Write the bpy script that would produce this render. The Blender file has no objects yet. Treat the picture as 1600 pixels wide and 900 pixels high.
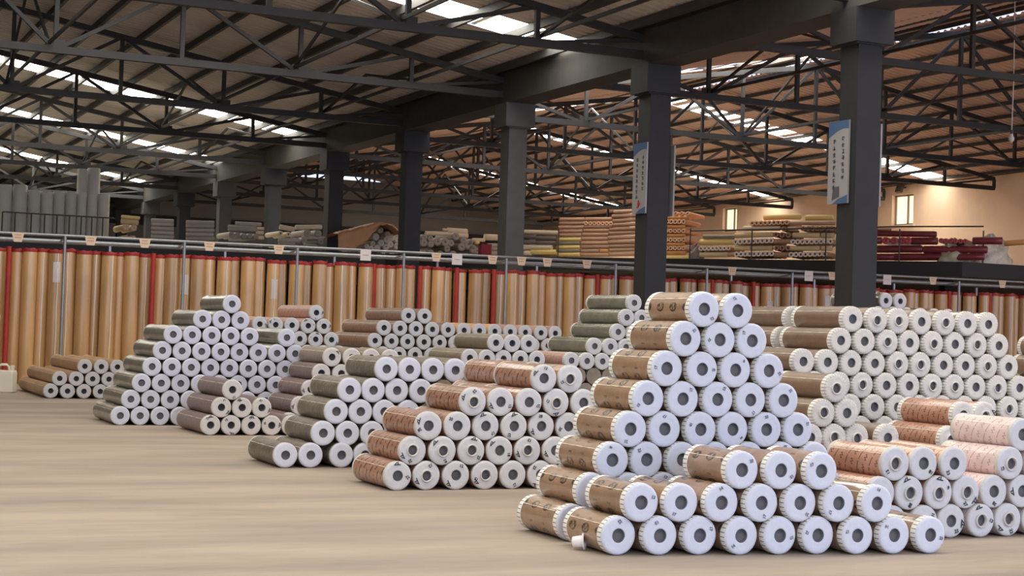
import bpy, math, random
from mathutils import Vector, Matrix
random.seed(7)
S = bpy.context.scene
COL = S.collection
PI = math.pi

# ------------------------------------------------------------------ camera, world, exposure
YAW, PITCH, ROLL = math.radians(24.9), math.atan(65/2500), 0.033
cam_d = bpy.data.cameras.new('camera'); cam = bpy.data.objects.new('camera', cam_d); COL.objects.link(cam)
cam_d.sensor_width = 36; cam_d.lens = 2500/1600*36; cam_d.clip_end = 300
fw = Vector((math.sin(YAW)*math.cos(PITCH), math.cos(YAW)*math.cos(PITCH), math.sin(PITCH)))
r0 = Vector((math.cos(YAW), -math.sin(YAW), 0)); u0 = r0.cross(fw)
rr = math.cos(ROLL)*r0 + math.sin(ROLL)*u0; uu = -math.sin(ROLL)*r0 + math.cos(ROLL)*u0
cam.matrix_world = Matrix(((rr.x, uu.x, -fw.x, 0), (rr.y, uu.y, -fw.y, 0), (rr.z, uu.z, -fw.z, 1.3), (0, 0, 0, 1)))
S.camera = cam
WORLD = (0.60, 0.73, 1.0); WORLD_STRENGTH = 2.4
w = bpy.data.worlds.new('sky'); S.world = w; w.use_nodes = True
bg = w.node_tree.nodes['Background']; bg.inputs[0].default_value = (*WORLD, 1); bg.inputs[1].default_value = WORLD_STRENGTH
S.view_settings.view_transform = 'Standard'; S.view_settings.look = 'None'
S.view_settings.gamma = 1; S.view_settings.use_curve_mapping = False
S.view_settings.exposure = 0.0
try: S.cycles.use_denoising = True
except Exception: pass
S.cycles.max_bounces = 8; S.cycles.diffuse_bounces = 5; S.cycles.glossy_bounces = 3
SKYLIGHT_EMIT = 14.5

# ------------------------------------------------------------------ helpers
def tag(o, label=None, cat=None, group=None, kind=None):
    if label: o['label'] = label
    if cat: o['category'] = cat
    if group: o['group'] = group
    if kind: o['kind'] = kind
    return o
def link(name, data, parent=None, loc=(0, 0, 0), rot=(0, 0, 0), scale=None):
    o = bpy.data.objects.new(name, data); COL.objects.link(o)
    o.location = loc; o.rotation_euler = rot
    if scale: o.scale = scale
    if parent: o.parent = parent
    return o
def empty(name, loc=(0, 0, 0), rot=(0, 0, 0), scale=None):
    o = link(name, None, None, loc, rot, scale); o.empty_display_size = .1
    return o
class MB:
    """collects faces of one mesh"""
    def __init__(s): s.v = []; s.f = []; s.uv = []; s.sm = []; s.mi = []
    def face(s, pts, uv=None, smooth=False, mi=0):
        n = len(s.v); s.v += [tuple(p) for p in pts]; s.f.append(tuple(range(n, n+len(pts))))
        s.uv.append(uv or [(0, 0)]*len(pts)); s.sm.append(smooth); s.mi.append(mi)
    def grid(s, rows, uvs=None, close=False, smooth=True, mi=0, flip=False):
        n = len(s.v); R = len(rows); K = len(rows[0])
        for r in rows: s.v += [tuple(p) for p in r]
        for i in range(R-1):
            for j in range(K if close else K-1):
                k = (j+1) % K
                q = [(i, j), (i, k), (i+1, k), (i+1, j)]
                if flip: q.reverse()
                s.f.append(tuple(n+a*K+b for a, b in q))
                if uvs:
                    s.uv.append([uvs(a, (b if not (close and j == K-1 and b == 0) else K)) for a, b in q])
                else: s.uv.append([(0, 0)]*4)
                s.sm.append(smooth); s.mi.append(mi)
    def box(s, c, d, M=None, mi=0):
        x, y, z = d[0]/2, d[1]/2, d[2]/2
        P = [Vector((sx*x, sy*y, sz*z)) for sx in (-1, 1) for sy in (-1, 1) for sz in (-1, 1)]
        if M is not None: P = [M @ p for p in P]
        P = [p+Vector(c) for p in P]
        for q in ((0, 1, 3, 2), (4, 6, 7, 5), (0, 4, 5, 1), (2, 3, 7, 6), (0, 2, 6, 4), (1, 5, 7, 3)):
            s.face([P[i] for i in q], mi=mi)
    def bar(s, a, b, wd, ht, mi=0):
        a, b = Vector(a), Vector(b); d = b-a; L = d.length; d.normalize()
        up = Vector((0, 0, 1)) if abs(d.z) < .9 else Vector((1, 0, 0))
        x = d.cross(up).normalized(); z = x.cross(d)
        s.box((a+b)/2, (wd, L, ht), Matrix((x, d, z)).transposed(), mi)
    def tube(s, pts, r, n=8, smooth=True, cap=True, mi=0):
        pts = [Vector(p) for p in pts]; rows = []
        for i, p in enumerate(pts):
            d = (pts[min(i+1, len(pts)-1)]-pts[max(i-1, 0)]).normalized()
            up = Vector((0, 0, 1)) if abs(d.z) < .9 else Vector((0, 1, 0))
            x = d.cross(up).normalized(); y = x.cross(d)
            ri = r[i] if isinstance(r, (list, tuple)) else r
            rows.append([p+x*math.cos(2*PI*k/n)*ri+y*math.sin(2*PI*k/n)*ri for k in range(n)])
        s.grid(rows, close=True, smooth=smooth, mi=mi)
        if cap: s.face(list(reversed(rows[0])), mi=mi); s.face(rows[-1], mi=mi)
    def data(s, name, mats):
        me = bpy.data.meshes.new(name); me.from_pydata(s.v, [], s.f)
        if not isinstance(mats, (list, tuple)): mats = [mats]
        for m in mats: me.materials.append(m)
        ul = me.uv_layers.new(name='UVMap'); i = 0
        flat = [c for f in s.uv for uv in f for c in uv]
        ul.data.foreach_set('uv', flat)
        me.polygons.foreach_set('use_smooth', s.sm); me.polygons.foreach_set('material_index', s.mi)
        me.update(); return me
    def obj(s, name, mats, parent=None, **k): return link(name, s.data(name, mats), parent, **k)

# ------------------------------------------------------------------ materials
def lin(c): return tuple(((x/255)/12.92 if x/255 <= .04045 else ((x/255+.055)/1.055)**2.4) for x in c)
class NT:
    def __init__(s, m): s.t = m.node_tree; s.n = s.t.nodes; s.l = s.t.links
    def new(s, t, **k):
        n = s.n.new(t)
        for a, b in k.items(): setattr(n, a, b)
        return n
    def put(s, sock, v):
        if hasattr(v, 'is_output'): s.l.new(v, sock)
        else: sock.default_value = v
    def m(s, op, a, b=0.0, c=0.0, clamp=False):
        n = s.new('ShaderNodeMath', operation=op, use_clamp=clamp)
        s.put(n.inputs[0], a); s.put(n.inputs[1], b)
        if op in ('MULTIPLY_ADD', 'SMOOTH_MIN', 'WRAP'): s.put(n.inputs[2], c)
        return n.outputs[0]
    def mix(s, f, a, b):
        n = s.new('ShaderNodeMix', data_type='RGBA'); s.put(n.inputs[0], f)
        s.put(n.inputs[6], a if hasattr(a, 'is_output') else (*a, 1)); s.put(n.inputs[7], b if hasattr(b, 'is_output') else (*b, 1))
        return n.outputs[2]
    def noise(s, scale, vec=None, detail=3, rough=.5):
        n = s.new('ShaderNodeTexNoise'); n.inputs['Scale'].default_value = scale; n.inputs['Detail'].default_value = detail; n.inputs['Roughness'].default_value = rough
        if vec: s.l.new(vec, n.inputs['Vector'])
        return n.outputs[0]
    def ramp(s, v, a, b):  # linear step a..b -> 0..1
        n = s.new('ShaderNodeMapRange'); s.put(n.inputs[0], v); n.inputs[1].default_value = a; n.inputs[2].default_value = b
        return n.outputs[0]
def M(name, rgb, rough=.6, metal=0, var=0.0, vscale=4, bump=0, bscale=30, coat=0, emit=None, spec=.5, pattern=None, obj_rand=0.0, stretch=None, linear=False):
    m = bpy.data.materials.new(name); m.use_nodes = True; N = NT(m); b = N.n['Principled BSDF']
    c = rgb if linear else lin(rgb)
    b.inputs['Roughness'].default_value = rough; b.inputs['Metallic'].default_value = metal
    b.inputs['Specular IOR Level'].default_value = spec
    if coat: b.inputs['Coat Weight'].default_value = coat; b.inputs['Coat Roughness'].default_value = .13
    tc = N.new('ShaderNodeTexCoord'); vec = tc.outputs['Object']
    if stretch:
        mp = N.new('ShaderNodeMapping'); mp.inputs['Scale'].default_value = stretch; N.l.new(vec, mp.inputs[0]); vec = mp.outputs[0]
    col = None
    if var:
        f = N.ramp(N.noise(vscale, vec, 5, .6), .3, .7)
        col = N.mix(f, tuple(max(0, x*(1-var)) for x in c), tuple(min(1, x*(1+var)) for x in c))
    if obj_rand:
        oi = N.new('ShaderNodeObjectInfo'); f = oi.outputs['Random']
        hsv = N.new('ShaderNodeHueSaturation'); N.put(hsv.inputs['Color'], col if col else (*c, 1))
        N.put(hsv.inputs['Value'], N.m('MULTIPLY_ADD', f, 2*obj_rand, 1-obj_rand)); col = hsv.outputs[0]
    if pattern: col = pattern(N, col if col else c)
    if col is not None: N.l.new(col, b.inputs['Base Color'])
    else: b.inputs['Base Color'].default_value = (*c, 1)
    if bump:
        bn = N.new('ShaderNodeBump'); bn.inputs['Strength'].default_value = bump; bn.inputs['Distance'].default_value = .02
        N.l.new(N.noise(bscale, vec, 4, .6), bn.inputs['Height']); N.l.new(bn.outputs[0], b.inputs['Normal'])
    if emit: b.inputs['Emission Color'].default_value = (*lin(emit[0]), 1); b.inputs['Emission Strength'].default_value = emit[1]
    return m
def uvm(N, circ=.73):
    tc = N.new('ShaderNodeTexCoord'); sx = N.new('ShaderNodeSeparateXYZ'); N.l.new(tc.outputs['UV'], sx.inputs[0])
    return N.m('MULTIPLY', sx.outputs[0], circ), sx.outputs[1]
def cell(N, x, p): return N.m('MULTIPLY', N.m('SUBTRACT', N.m('FRACT', N.m('DIVIDE', x, p)), .5), p)
def both(N, *a):
    r = a[0]
    for x in a[1:]: r = N.m('MULTIPLY', r, x)
    return r
def less(N, a, t): return N.m('LESS_THAN', a, t)
def emblems(N, col):
    """oval emblem with a wave inside, and a short code under it, printed in rows on the film"""
    u, v = uvm(N); x = cell(N, N.m('ADD', v, .04), .165); y = cell(N, u, .1825)
    r = N.m('SQRT', N.m('ADD', N.m('POWER', N.m('DIVIDE', x, .036), 2), N.m('POWER', N.m('DIVIDE', y, .026), 2)))
    ring = less(N, N.m('ABSOLUTE', N.m('SUBTRACT', r, 1)), .26)
    wv = N.m('MULTIPLY', N.m('SUBTRACT', N.m('PINGPONG', N.m('ADD', N.m('MULTIPLY', x, 60), N.m('MULTIPLY', y, 14)), 1), .5), .028)
    stroke = both(N, less(N, N.m('ABSOLUTE', N.m('SUBTRACT', y, wv)), .008), less(N, r, .95))
    xs = N.m('ADD', x, 0.0); ys = N.m('SUBTRACT', y, .066)
    code = both(N, less(N, N.m('ABSOLUTE', xs), .022), less(N, N.m('ABSOLUTE', ys), .007), less(N, N.m('FRACT', N.m('DIVIDE', xs, .011)), .6))
    k = N.m('MAXIMUM', N.m('MAXIMUM', ring, stroke), code)
    wear = N.ramp(N.noise(9), .3, .5)
    return N.mix(N.m('MULTIPLY', N.m('MULTIPLY', k, .93), wear), col, (.02, .016, .013))
def dashes(dark, p=.085, lean=.5, wd=.16, gap=.62, amt=.8):
    def f(N, col):
        u, v = uvm(N)
        s = N.m('FRACT', N.m('DIVIDE', N.m('ADD', v, N.m('MULTIPLY', u, lean)), p))
        g = less(N, N.m('FRACT', N.m('ADD', N.m('DIVIDE', u, .105), N.m('MULTIPLY', N.m('FLOOR', N.m('DIVIDE', v, p)), .37))), gap)
        wig = N.m('MULTIPLY', N.m('SUBTRACT', N.noise(60), .5), .25)
        k = both(N, less(N, N.m('ABSOLUTE', N.m('SUBTRACT', N.m('ADD', s, wig), .5)), wd/2), g)
        return N.mix(N.m('MULTIPLY', k, amt), col, dark)
    return f
def script_print(dark, amt=.85):
    """thin slanting rules with scribbled letters between them"""
    def f(N, col):
        u, v = uvm(N); q = N.m('DIVIDE', N.m('ADD', v, N.m('MULTIPLY', u, .45)), .13); s = N.m('FRACT', q)
        a = N.m('FRACT', N.m('DIVIDE', N.m('SUBTRACT', u, N.m('MULTIPLY', v, .3)), .085))
        rule = both(N, less(N, N.m('ABSOLUTE', N.m('SUBTRACT', s, .2)), .03), less(N, a, .85))
        zig = N.m('MULTIPLY', N.m('PINGPONG', N.m('MULTIPLY', a, 7), 1), .2)
        letter = both(N, less(N, N.m('ABSOLUTE', N.m('SUBTRACT', N.m('SUBTRACT', s, .6), zig)), .05), less(N, N.m('ABSOLUTE', N.m('SUBTRACT', a, .5)), .3))
        k = N.m('MAXIMUM', rule, letter)
        return N.mix(N.m('MULTIPLY', k, amt), col, dark)
    return f
def ticks(N, col):
    tc = N.new('ShaderNodeTexCoord'); sx = N.new('ShaderNodeSeparateXYZ'); N.l.new(tc.outputs['UV'], sx.inputs[0])
    u = N.m('MULTIPLY', sx.outputs[0], 26)
    k = both(N, less(N, N.m('FRACT', u), .17), less(N, sx.outputs[1], .88))
    return N.mix(N.m('MULTIPLY', k, .9), col, (.012, .012, .014))

def face_ticks(N, col):
    tc = N.new('ShaderNodeTexCoord'); sx = N.new('ShaderNodeSeparateXYZ'); N.l.new(tc.outputs['UV'], sx.inputs[0])
    k = both(N, less(N, N.m('FRACT', N.m('MULTIPLY', sx.outputs[0], 26)), .14), less(N, sx.outputs[1], .2), N.ramp(N.noise(16), .42, .5))
    return N.mix(N.m('MULTIPLY', k, .85), col, (.015, .015, .018))
m_steel = M('dark_steel', (48, 47, 50), .6, var=.15)
m_purlin = M('purlin_steel', (66, 64, 64), .6, var=.1)
m_sheet1 = M('grey_roof_sheet', (206, 198, 190), .6, var=.12, vscale=.5)
m_sheet2 = M('rusty_roof_sheet', (228, 190, 168), .6, var=.14, vscale=.5)  # warm reflected sunlight of the second bay painted into the sheet colour
m_sky = M('skylight_panel', (255, 250, 235), .5, emit=((255, 251, 238), SKYLIGHT_EMIT))
m_conc = M('painted_concrete_dark', (44, 44, 47), .7, var=.12)
m_conc_l = M('painted_concrete_grey', (84, 82, 82), .7, var=.1)
m_gutter = M('gutter_concrete', (62, 59, 57), .8, var=.15)
def floor_tint(N, col):
    tc = N.new('ShaderNodeTexCoord'); mp = N.new('ShaderNodeMapping'); N.l.new(tc.outputs['Object'], mp.inputs[0])
    mp.inputs['Scale'].default_value = (.25, 1.1, 1); mp.inputs['Rotation'].default_value = (0, 0, .35)
    f = N.ramp(N.noise(1.3, mp.outputs[0], 6, .65), .38, .66)
    g = N.ramp(N.noise(.35, tc.outputs['Object'], 3, .5), .4, .65)
    col = N.mix(N.m('MULTIPLY', f, .7), col, lin((114, 105, 98)))
    return N.mix(N.m('MULTIPLY', g, .35), col, lin((172, 158, 144)))
m_floor = M('dusty_concrete_floor', (170, 153, 137), .75, bump=.15, bscale=8, pattern=floor_tint)
m_wallp = M('cream_plaster', (242, 208, 178), .85, var=.07, vscale=.8, bump=.1, bscale=10)  # peach tone stands for warm light on the wall, put into its colour
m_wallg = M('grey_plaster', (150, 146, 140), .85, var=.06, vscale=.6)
m_black = M('black_fascia', (34, 34, 36), .6)
m_deck = M('mezzanine_deck', (176, 166, 152), .8)
m_pipe = M('galvanised_pipe', (150, 152, 156), .35, metal=.6, var=.1)
m_rail = M('dark_rail', (70, 62, 56), .5)
m_paper = M('white_paper_end', (207, 208, 221), .7, var=.025, vscale=22, bump=.25, bscale=18)
m_core = M('grey_core_tube', (112, 112, 118), .6, var=.1)
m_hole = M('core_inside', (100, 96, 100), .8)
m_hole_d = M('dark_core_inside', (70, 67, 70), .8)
m_band = M('ticked_end_band', (238, 236, 230), .6, pattern=ticks)
m_plainband = M('pale_end_band', (206, 202, 194), .5, var=.06, vscale=15)
m_ink = M('black_ink', (38, 36, 40), .7)
m_inkg = M('grey_ink', (104, 104, 116), .7)
m_seam = M('film_seam', (236, 226, 208), .3)  # pale colour painting the glint along film edges
wk = dict(rough=.38, var=.12, vscale=9, bump=.35, bscale=14, obj_rand=.08, spec=.6)
WRAP = {
 'kraft': M('kraft_film', (154, 123, 97), pattern=emblems, coat=.9, **wk),
 'kraft_plain': M('kraft_film_plain', (132, 106, 86), coat=.8, **wk),
 'silver': M('olive_silver_film', (142, 139, 128), rough=.28, metal=.1, coat=.6, var=.2, vscale=7, bump=.7, bscale=12, obj_rand=.1),
 'olive': M('glossy_olive_film', (136, 134, 118), rough=.25, metal=.05, coat=.6, var=.2, vscale=7, bump=.4, bscale=12, obj_rand=.1),
 'plum': M('plum_brown_film', (126, 104, 98), pattern=dashes((.04, .025, .025), amt=.5), **wk),
 'dark': M('dark_taupe_film', (118, 109, 98), rough=.34, var=.2, vscale=8, bump=.8, bscale=16, obj_rand=.1),
 'terra': M('terracotta_film', (168, 126, 104), pattern=dashes((.06, .02, .015), wd=.22, amt=.92), coat=.4, **wk),
 'orange': M('orange_film', (186, 138, 114), pattern=script_print((.07, .012, .01), .95), coat=.3, **wk),
 'pink': M('pale_pink_film', (224, 202, 198), pattern=script_print((.25, .05, .06), .6), coat=.3, **wk),
 'farpink': M('pink_print_film', (200, 160, 146), pattern=dashes((.35, .1, .08), p=.06, lean=.8, wd=.3, amt=.6), **wk),
 'brown': M('red_brown_film', (158, 130, 114), pattern=dashes((.12, .05, .03), p=.12, amt=.45), **wk),
 'amber': M('amber_film', (232, 184, 134), pattern=dashes((.5, .2, .08), amt=.35), **wk),
 'grey': M('grey_taupe_film', (136, 122, 104), **wk),
 'tan': M('tan_kraft_wrap', (186, 152, 122), rough=.5, var=.12, vscale=6, bump=.4, bscale=9, obj_rand=.06),
}
m_card = M('upright_kraft_wrap', (192, 150, 100), rough=.33, var=.12, vscale=3, obj_rand=.2, coat=.6, spec=.6, bump=.12, bscale=5, stretch=(3, 3, .25))
m_red = M('red_tape', (164, 44, 42), .5, var=.1)
m_redp = M('red_upright', (170, 46, 38), .5, var=.1)
m_label = M('white_label', (206, 198, 196), .6)
m_tagp = M('beige_tag_card', (222, 196, 170), .7)
m_tagw = M('white_tag_card', (220, 210, 208), .7)
m_tagi = M('red_brown_ink', (176, 110, 84), .7)

# ------------------------------------------------------------------ large structure
ORD = 'first second third fourth fifth sixth seventh eighth ninth tenth eleventh twelfth thirteenth fourteenth fifteenth sixteenth seventeenth eighteenth nineteenth twentieth twenty-first twenty-second twenty-third twenty-fourth'.split()
fl = MB(); fl.face([(-40, -25, 0), (60, -25, 0), (60, 82, 0), (-40, 82, 0)])
tag(fl.obj('floor', m_floor), 'dusty beige concrete warehouse floor', 'floor', kind='structure')
CX, CH = 14.32, .21                      # column line, half width
EAVE1, EAVE2, SL = 6.8, 7.25, .162
X0, X1, X2 = -9.68, CX, 38.4
R1, R2 = 2.32, 26.36
def roof_z(x):
    if x <= X1: return EAVE1+SL*(12-abs(x-R1))
    return EAVE2+SL*(12.04-abs(x-R2))
Y0R, Y1R = -4, 79
# walls: back wall (right) with two windows, end wall far behind
WIN = [(60.1, 1.15, 5.95, 7.0), (48.2, 1.25, 5.7, 6.85)]           # y centre, width, sill, head
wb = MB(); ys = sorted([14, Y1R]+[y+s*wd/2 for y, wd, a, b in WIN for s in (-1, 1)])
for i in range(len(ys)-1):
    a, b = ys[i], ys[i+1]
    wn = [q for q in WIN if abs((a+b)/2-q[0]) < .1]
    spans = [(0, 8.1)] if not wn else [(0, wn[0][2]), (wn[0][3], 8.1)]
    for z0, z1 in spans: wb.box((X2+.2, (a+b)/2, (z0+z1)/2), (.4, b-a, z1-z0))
wall_r = tag(wb.obj('wall_right', m_wallp), 'warm-lit plastered back wall with two small windows', 'wall', kind='structure')
cb = MB(); cb.tube([(X2-.03, y, 7.22-.05*math.sin((y-30)/6*PI)**2) for y in range(30, 78, 1)], .02, 5); cb.obj('wall_cable', m_rail, wall_r)
m_glass = M('bright_window_pane', (250, 240, 215), .4, emit=((255, 240, 206), 1.1))
m_frame = M('window_frame', (150, 140, 124), .6)
for i, (y, wd, a, b) in enumerate(WIN):
    root = tag(empty('window_%d' % (i+1), (X2, y, a)), None, None, kind='structure')
    p = MB(); p.box((.22, 0, (b-a)/2), (.02, wd, b-a)); p.obj('pane', m_glass, root)
    f = MB()
    for s in (-1, 1): f.box((.18, s*(wd/2-.03), (b-a)/2), (.06, .06, b-a))
    for z in (.03, b-a-.03): f.box((.18, 0, z), (.06, wd, .06))
    f.box((.18, -.12, (b-a)/2), (.06, .06, b-a)); f.obj('frame', m_frame, root)
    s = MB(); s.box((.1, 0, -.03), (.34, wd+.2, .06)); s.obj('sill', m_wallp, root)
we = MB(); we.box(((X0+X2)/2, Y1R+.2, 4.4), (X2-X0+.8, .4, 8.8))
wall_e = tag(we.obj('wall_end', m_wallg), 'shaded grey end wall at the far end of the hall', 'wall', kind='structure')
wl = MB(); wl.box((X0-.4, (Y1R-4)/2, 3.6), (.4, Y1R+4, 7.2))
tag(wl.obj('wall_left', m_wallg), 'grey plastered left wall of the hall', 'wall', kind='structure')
lb = MB(); lb.box((24, Y1R-.12, 6.1), (27, .24, .5)); lb.obj('lintel_beam', m_gutter, wall_e)

# roof: sheets, skylights, purlins in one ceiling
ceil = tag(empty('ceiling', (0, 0, 0)), 'corrugated sheet roof on dark purlins with skylight strips', 'roof', kind='structure')
def sheet(name, xa, xb, ya, yb, mat):
    b = MB(); n = max(1, round((yb-ya)/.25)); st = (yb-ya)/n; rows = []
    prof = []
    for i in range(n):
        y = ya+i*st; prof += [(y, 0), (y+st*.45, 0), (y+st*.58, .045), (y+st*.87, .045)]
    prof.append((yb, 0))
    for x in (xa, xb): rows.append([(x, y, roof_z(x)+.02+h) for y, h in prof])
    b.grid(rows, smooth=False); return b.obj(name, mat, ceil)
STRIPS1 = [27.8, 45.7, 55.1, 66.4]; STRIPS2 = [46.1, 56.6, 68.6]
HALF = .6
NEAR = [.2, 9.4, 18.6]                   # strips over the front of the hall, above the frame
def slope(xa, xb, strips, mat, gap_top=0):
    cuts = [Y0R]
    for y in strips: cuts += [y-HALF, y+HALF]
    cuts.append(gap_top or Y1R)
    for i in range(0, len(cuts), 2): sheet('roof_sheet', xa, xb, cuts[i], cuts[i+1], mat)
    n = 11
    for y in strips:
        for k in range(n):
            a = xa+(xb-xa)*(k+.06)/n; c = xa+(xb-xa)*(k+.94)/n
            b = MB(); b.face([(a, y-HALF, roof_z(a)+.03), (a, y+HALF, roof_z(a)+.03), (c, y+HALF, roof_z(c)+.03), (c, y-HALF, roof_z(c)+.03)])
            b.obj('skylight_panel', m_sky, ceil)
        b = MB()
        for k in range(n+1):
            a = xa+(xb-xa)*max(0, k-.06)/n; c = xa+(xb-xa)*min(n, k+.06)/n
            b.face([(a, y-HALF, roof_z(a)+.04), (a, y+HALF, roof_z(a)+.04), (c, y+HALF, roof_z(c)+.04), (c, y-HALF, roof_z(c)+.04)])
        b.obj('roof_flashing', mat, ceil)
slope(X0, R1, NEAR, m_sheet1); slope(R1, X1, NEAR+STRIPS1, m_sheet1)
# second bay: the ridge stands open between y 28.5 and 46

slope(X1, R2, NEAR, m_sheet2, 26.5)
LEFT2 = [36.6, 46.1]                     # unseen strips added on the rising slope to brighten the mezzanine
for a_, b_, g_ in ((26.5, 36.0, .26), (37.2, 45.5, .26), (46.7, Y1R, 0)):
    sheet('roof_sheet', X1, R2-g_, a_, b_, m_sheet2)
for y_ in LEFT2:
    for k_ in range(11):
        a_ = X1+(R2-.3-X1)*(k_+.06)/11; c_ = X1+(R2-.3-X1)*(k_+.94)/11
        b = MB(); b.face([(a_, y_-HALF, roof_z(a_)+.03), (a_, y_+HALF, roof_z(a_)+.03), (c_, y_+HALF, roof_z(c_)+.03), (c_, y_-HALF, roof_z(c_)+.03)]); b.obj('skylight_panel', m_sky, ceil)
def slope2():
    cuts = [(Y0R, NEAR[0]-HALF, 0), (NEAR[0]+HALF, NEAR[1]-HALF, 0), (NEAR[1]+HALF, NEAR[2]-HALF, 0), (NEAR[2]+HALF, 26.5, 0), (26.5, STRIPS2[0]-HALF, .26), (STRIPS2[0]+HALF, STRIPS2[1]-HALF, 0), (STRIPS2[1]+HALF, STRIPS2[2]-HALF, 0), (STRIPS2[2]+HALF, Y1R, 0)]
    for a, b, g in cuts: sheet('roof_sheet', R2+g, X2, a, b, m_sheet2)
    n = 11
    for y in NEAR+STRIPS2:
        for k in range(n):
            a = R2+(X2-R2)*(k+.14)/n; c = R2+(X2-R2)*(k+.86)/n
            b = MB(); b.face([(a, y-HALF, roof_z(a)+.03), (a, y+HALF, roof_z(a)+.03), (c, y+HALF, roof_z(c)+.03), (c, y-HALF, roof_z(c)+.03)])
            b.obj('skylight_panel', m_sky, ceil)
        b = MB()
        for k in range(n+1):
            a = R2+(X2-R2)*max(0, k-.14)/n; c = R2+(X2-R2)*min(n, k+.14)/n
            b.face([(a, y-HALF, roof_z(a)+.04), (a, y+HALF, roof_z(a)+.04), (c, y+HALF, roof_z(c)+.04), (c, y-HALF, roof_z(c)+.04)])
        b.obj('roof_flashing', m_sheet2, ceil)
slope2()
for xa, xb in ((R1+.15, X1-.5), (X0+.4, R1-.15), (R2+.45, X2-.3), (X1+.5, R2-.45)):
    n = 11
    for k in range(n+1):
        x = xa+(xb-xa)*k/n; pd = .15 if x < X1 else .1
        b = MB(); b.box((x, (Y0R+Y1R)/2, roof_z(x)+.005-pd/2), (.075, Y1R-Y0R, pd)); b.obj('purlin', m_purlin, ceil)
# steel trusses, one per column line and bay
def truss(y, xl, xr, zb, ridge, lab):
    t = tag(empty('roof_truss', (xl, y, zb)), lab, 'truss', 'roof trusses')
    n = 10; dx = (xr-xl)/n
    def P(x, z): return (x-xl, 0, z-zb)
    def top(x): return roof_z(x)-.26
    def mem(name, a, b, w, h):
        m = MB(); m.bar(a, b, w, h); m.obj(name, m_steel, t)
    xs = [xl+.25]+[xl+dx*i for i in range(1, n)]+[xr-.25]
    mem('bottom_chord', P(xs[0], zb), P(xs[-1], zb), .13, .14)
    mem('top_chord', P(xs[0], top(xs[0])), P(ridge, top(ridge)), .12, .13); mem('top_chord', P(ridge, top(ridge)), P(xs[-1], top(xs[-1])), .12, .13)
    for i, x in enumerate(xs):
        mem('post', P(x, zb), P(x, top(x)), .085, .085)
        if i % 2 == 0 and 0 < i < n:
            for s in (-1, 1):
                xm = xs[i+s]; mem('diagonal', P(x, zb), P(xm, top(xm)), .075, .075)
            g = MB(); g.box(P(x, zb+.06), (.34, .03, .26)); g.obj('gusset_plate', m_steel, t)
    for s, i in ((1, 0), (-1, n)): mem('diagonal', P(xs[i], top(xs[i])), P(xs[i+s], zb), .06, .06)
for k in range(10):
    y = 19+6*k
    truss(y, X0, X1, 6.3, R1, '%s dark steel roof truss counted from the camera in the left bay' % ORD[k])
    truss(y, X1, X2, 6.72, R2, '%s dark steel roof truss counted from the camera in the right bay' % ORD[k])
for x, z, bay in ((4.6, 6.42, 1), (9.4, 6.42, 1), (12.0, 6.42, 1), (19.2, 6.84, 2), (24.0, 6.84, 2), (28.8, 6.84, 2), (33.6, 6.84, 2)):
    for k in range(9):
        y = 19+6*k
        b = MB(); b.bar((x, y, z), (x, y+6, z), .05, .06); b.obj('tie_rod', m_steel, ceil)
        if (k+int(x)) % 2 == 0:
            zt = roof_z(x)-.25
            b = MB(); b.bar((x, y, z), (x, y+3, zt), .05, .05); b.bar((x, y+6, z), (x, y+3, zt), .05, .05); b.obj('sway_brace', m_steel, ceil)
# columns with capitals carrying the gutter beam
g = MB(); g.box((CX, (Y0R+Y1R)/2, 6.42), (.62, Y1R-Y0R, .62))
gut = tag(g.obj('gutter_beam', m_gutter), 'long dark concrete gutter beam running over the column row', 'beam', kind='structure')
vg = MB(); vg.box((CX, (Y0R+Y1R)/2, 7.03), (.5, Y1R-Y0R, .6)); vg.obj('valley_gutter', m_gutter, gut)
CN = ['nearest black square column with a hanging slogan board', 'second nearest black column, slogan board with red emblem', 'grey column with box capital behind the rail', 'black column in front of the grey log pile', 'black column left of the brown tarpaulin', 'black column right of the grey cloth bundles', 'slim grey column between layered cloth bundles', 'dark column left of the layered grey bundle', 'slim grey column beside the tan log pile', 'black column at the white standing rolls']
for k in range(10):
    y = 19+6*k; light = k in (2, 6, 8)
    c = tag(empty('column', (CX, y, 0)), CN[k], 'column', 'columns of the hall', kind='structure')
    b = MB(); b.box((0, 0, 2.8), (2*CH, 2*CH, 5.6)); b.obj('shaft', m_conc_l if light else m_conc, c)
    b = MB(); b.box((0, 0, 5.86), (.68, .62, .5)); b.box((0, 0, 5.64), (.56, .52, .1)); b.obj('capital', m_conc_l if light else m_conc, c)
# mezzanine: deck with a dark fascia, its edge running aslant on the right
ED = [(-2, 41.0), (15.2, 41.0), (19.2, 37.4), (25.5, 29.75), (38.15, 29.75), (38.15, 78.9), (-2, 78.9)]
mz = MB(); ZM = 3.25
mz.face([(x, y, ZM) for x, y in ED]); mz.face([(x, y, ZM-.35) for x, y in reversed(ED)])
for i in range(len(ED)):
    a, b = ED[i], ED[(i+1) % len(ED)]; mz.face([(a[0], a[1], ZM-.35), (b[0], b[1], ZM-.35), (b[0], b[1], ZM), (a[0], a[1], ZM)], mi=1)
mezz = tag(mz.obj('mezzanine_floor', [m_deck, m_black]), 'dark edged storage mezzanine above the upright rolls', 'mezzanine', kind='structure')
fb = MB()
fb.box((20, 42.5, ZM-.6), (36, .3, .5)); fb.obj('mezzanine_beam', m_black, mezz)
for (x, y) in ((3, 42), (9, 42), (20, 38.5), (26.5, 31.5), (32, 31.5), (37, 31.5)):
    b = MB(); b.box((x, y, (ZM-.35)/2), (.25, .25, ZM-.35)); b.obj('mezzanine_post', m_black, mezz)

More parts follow.
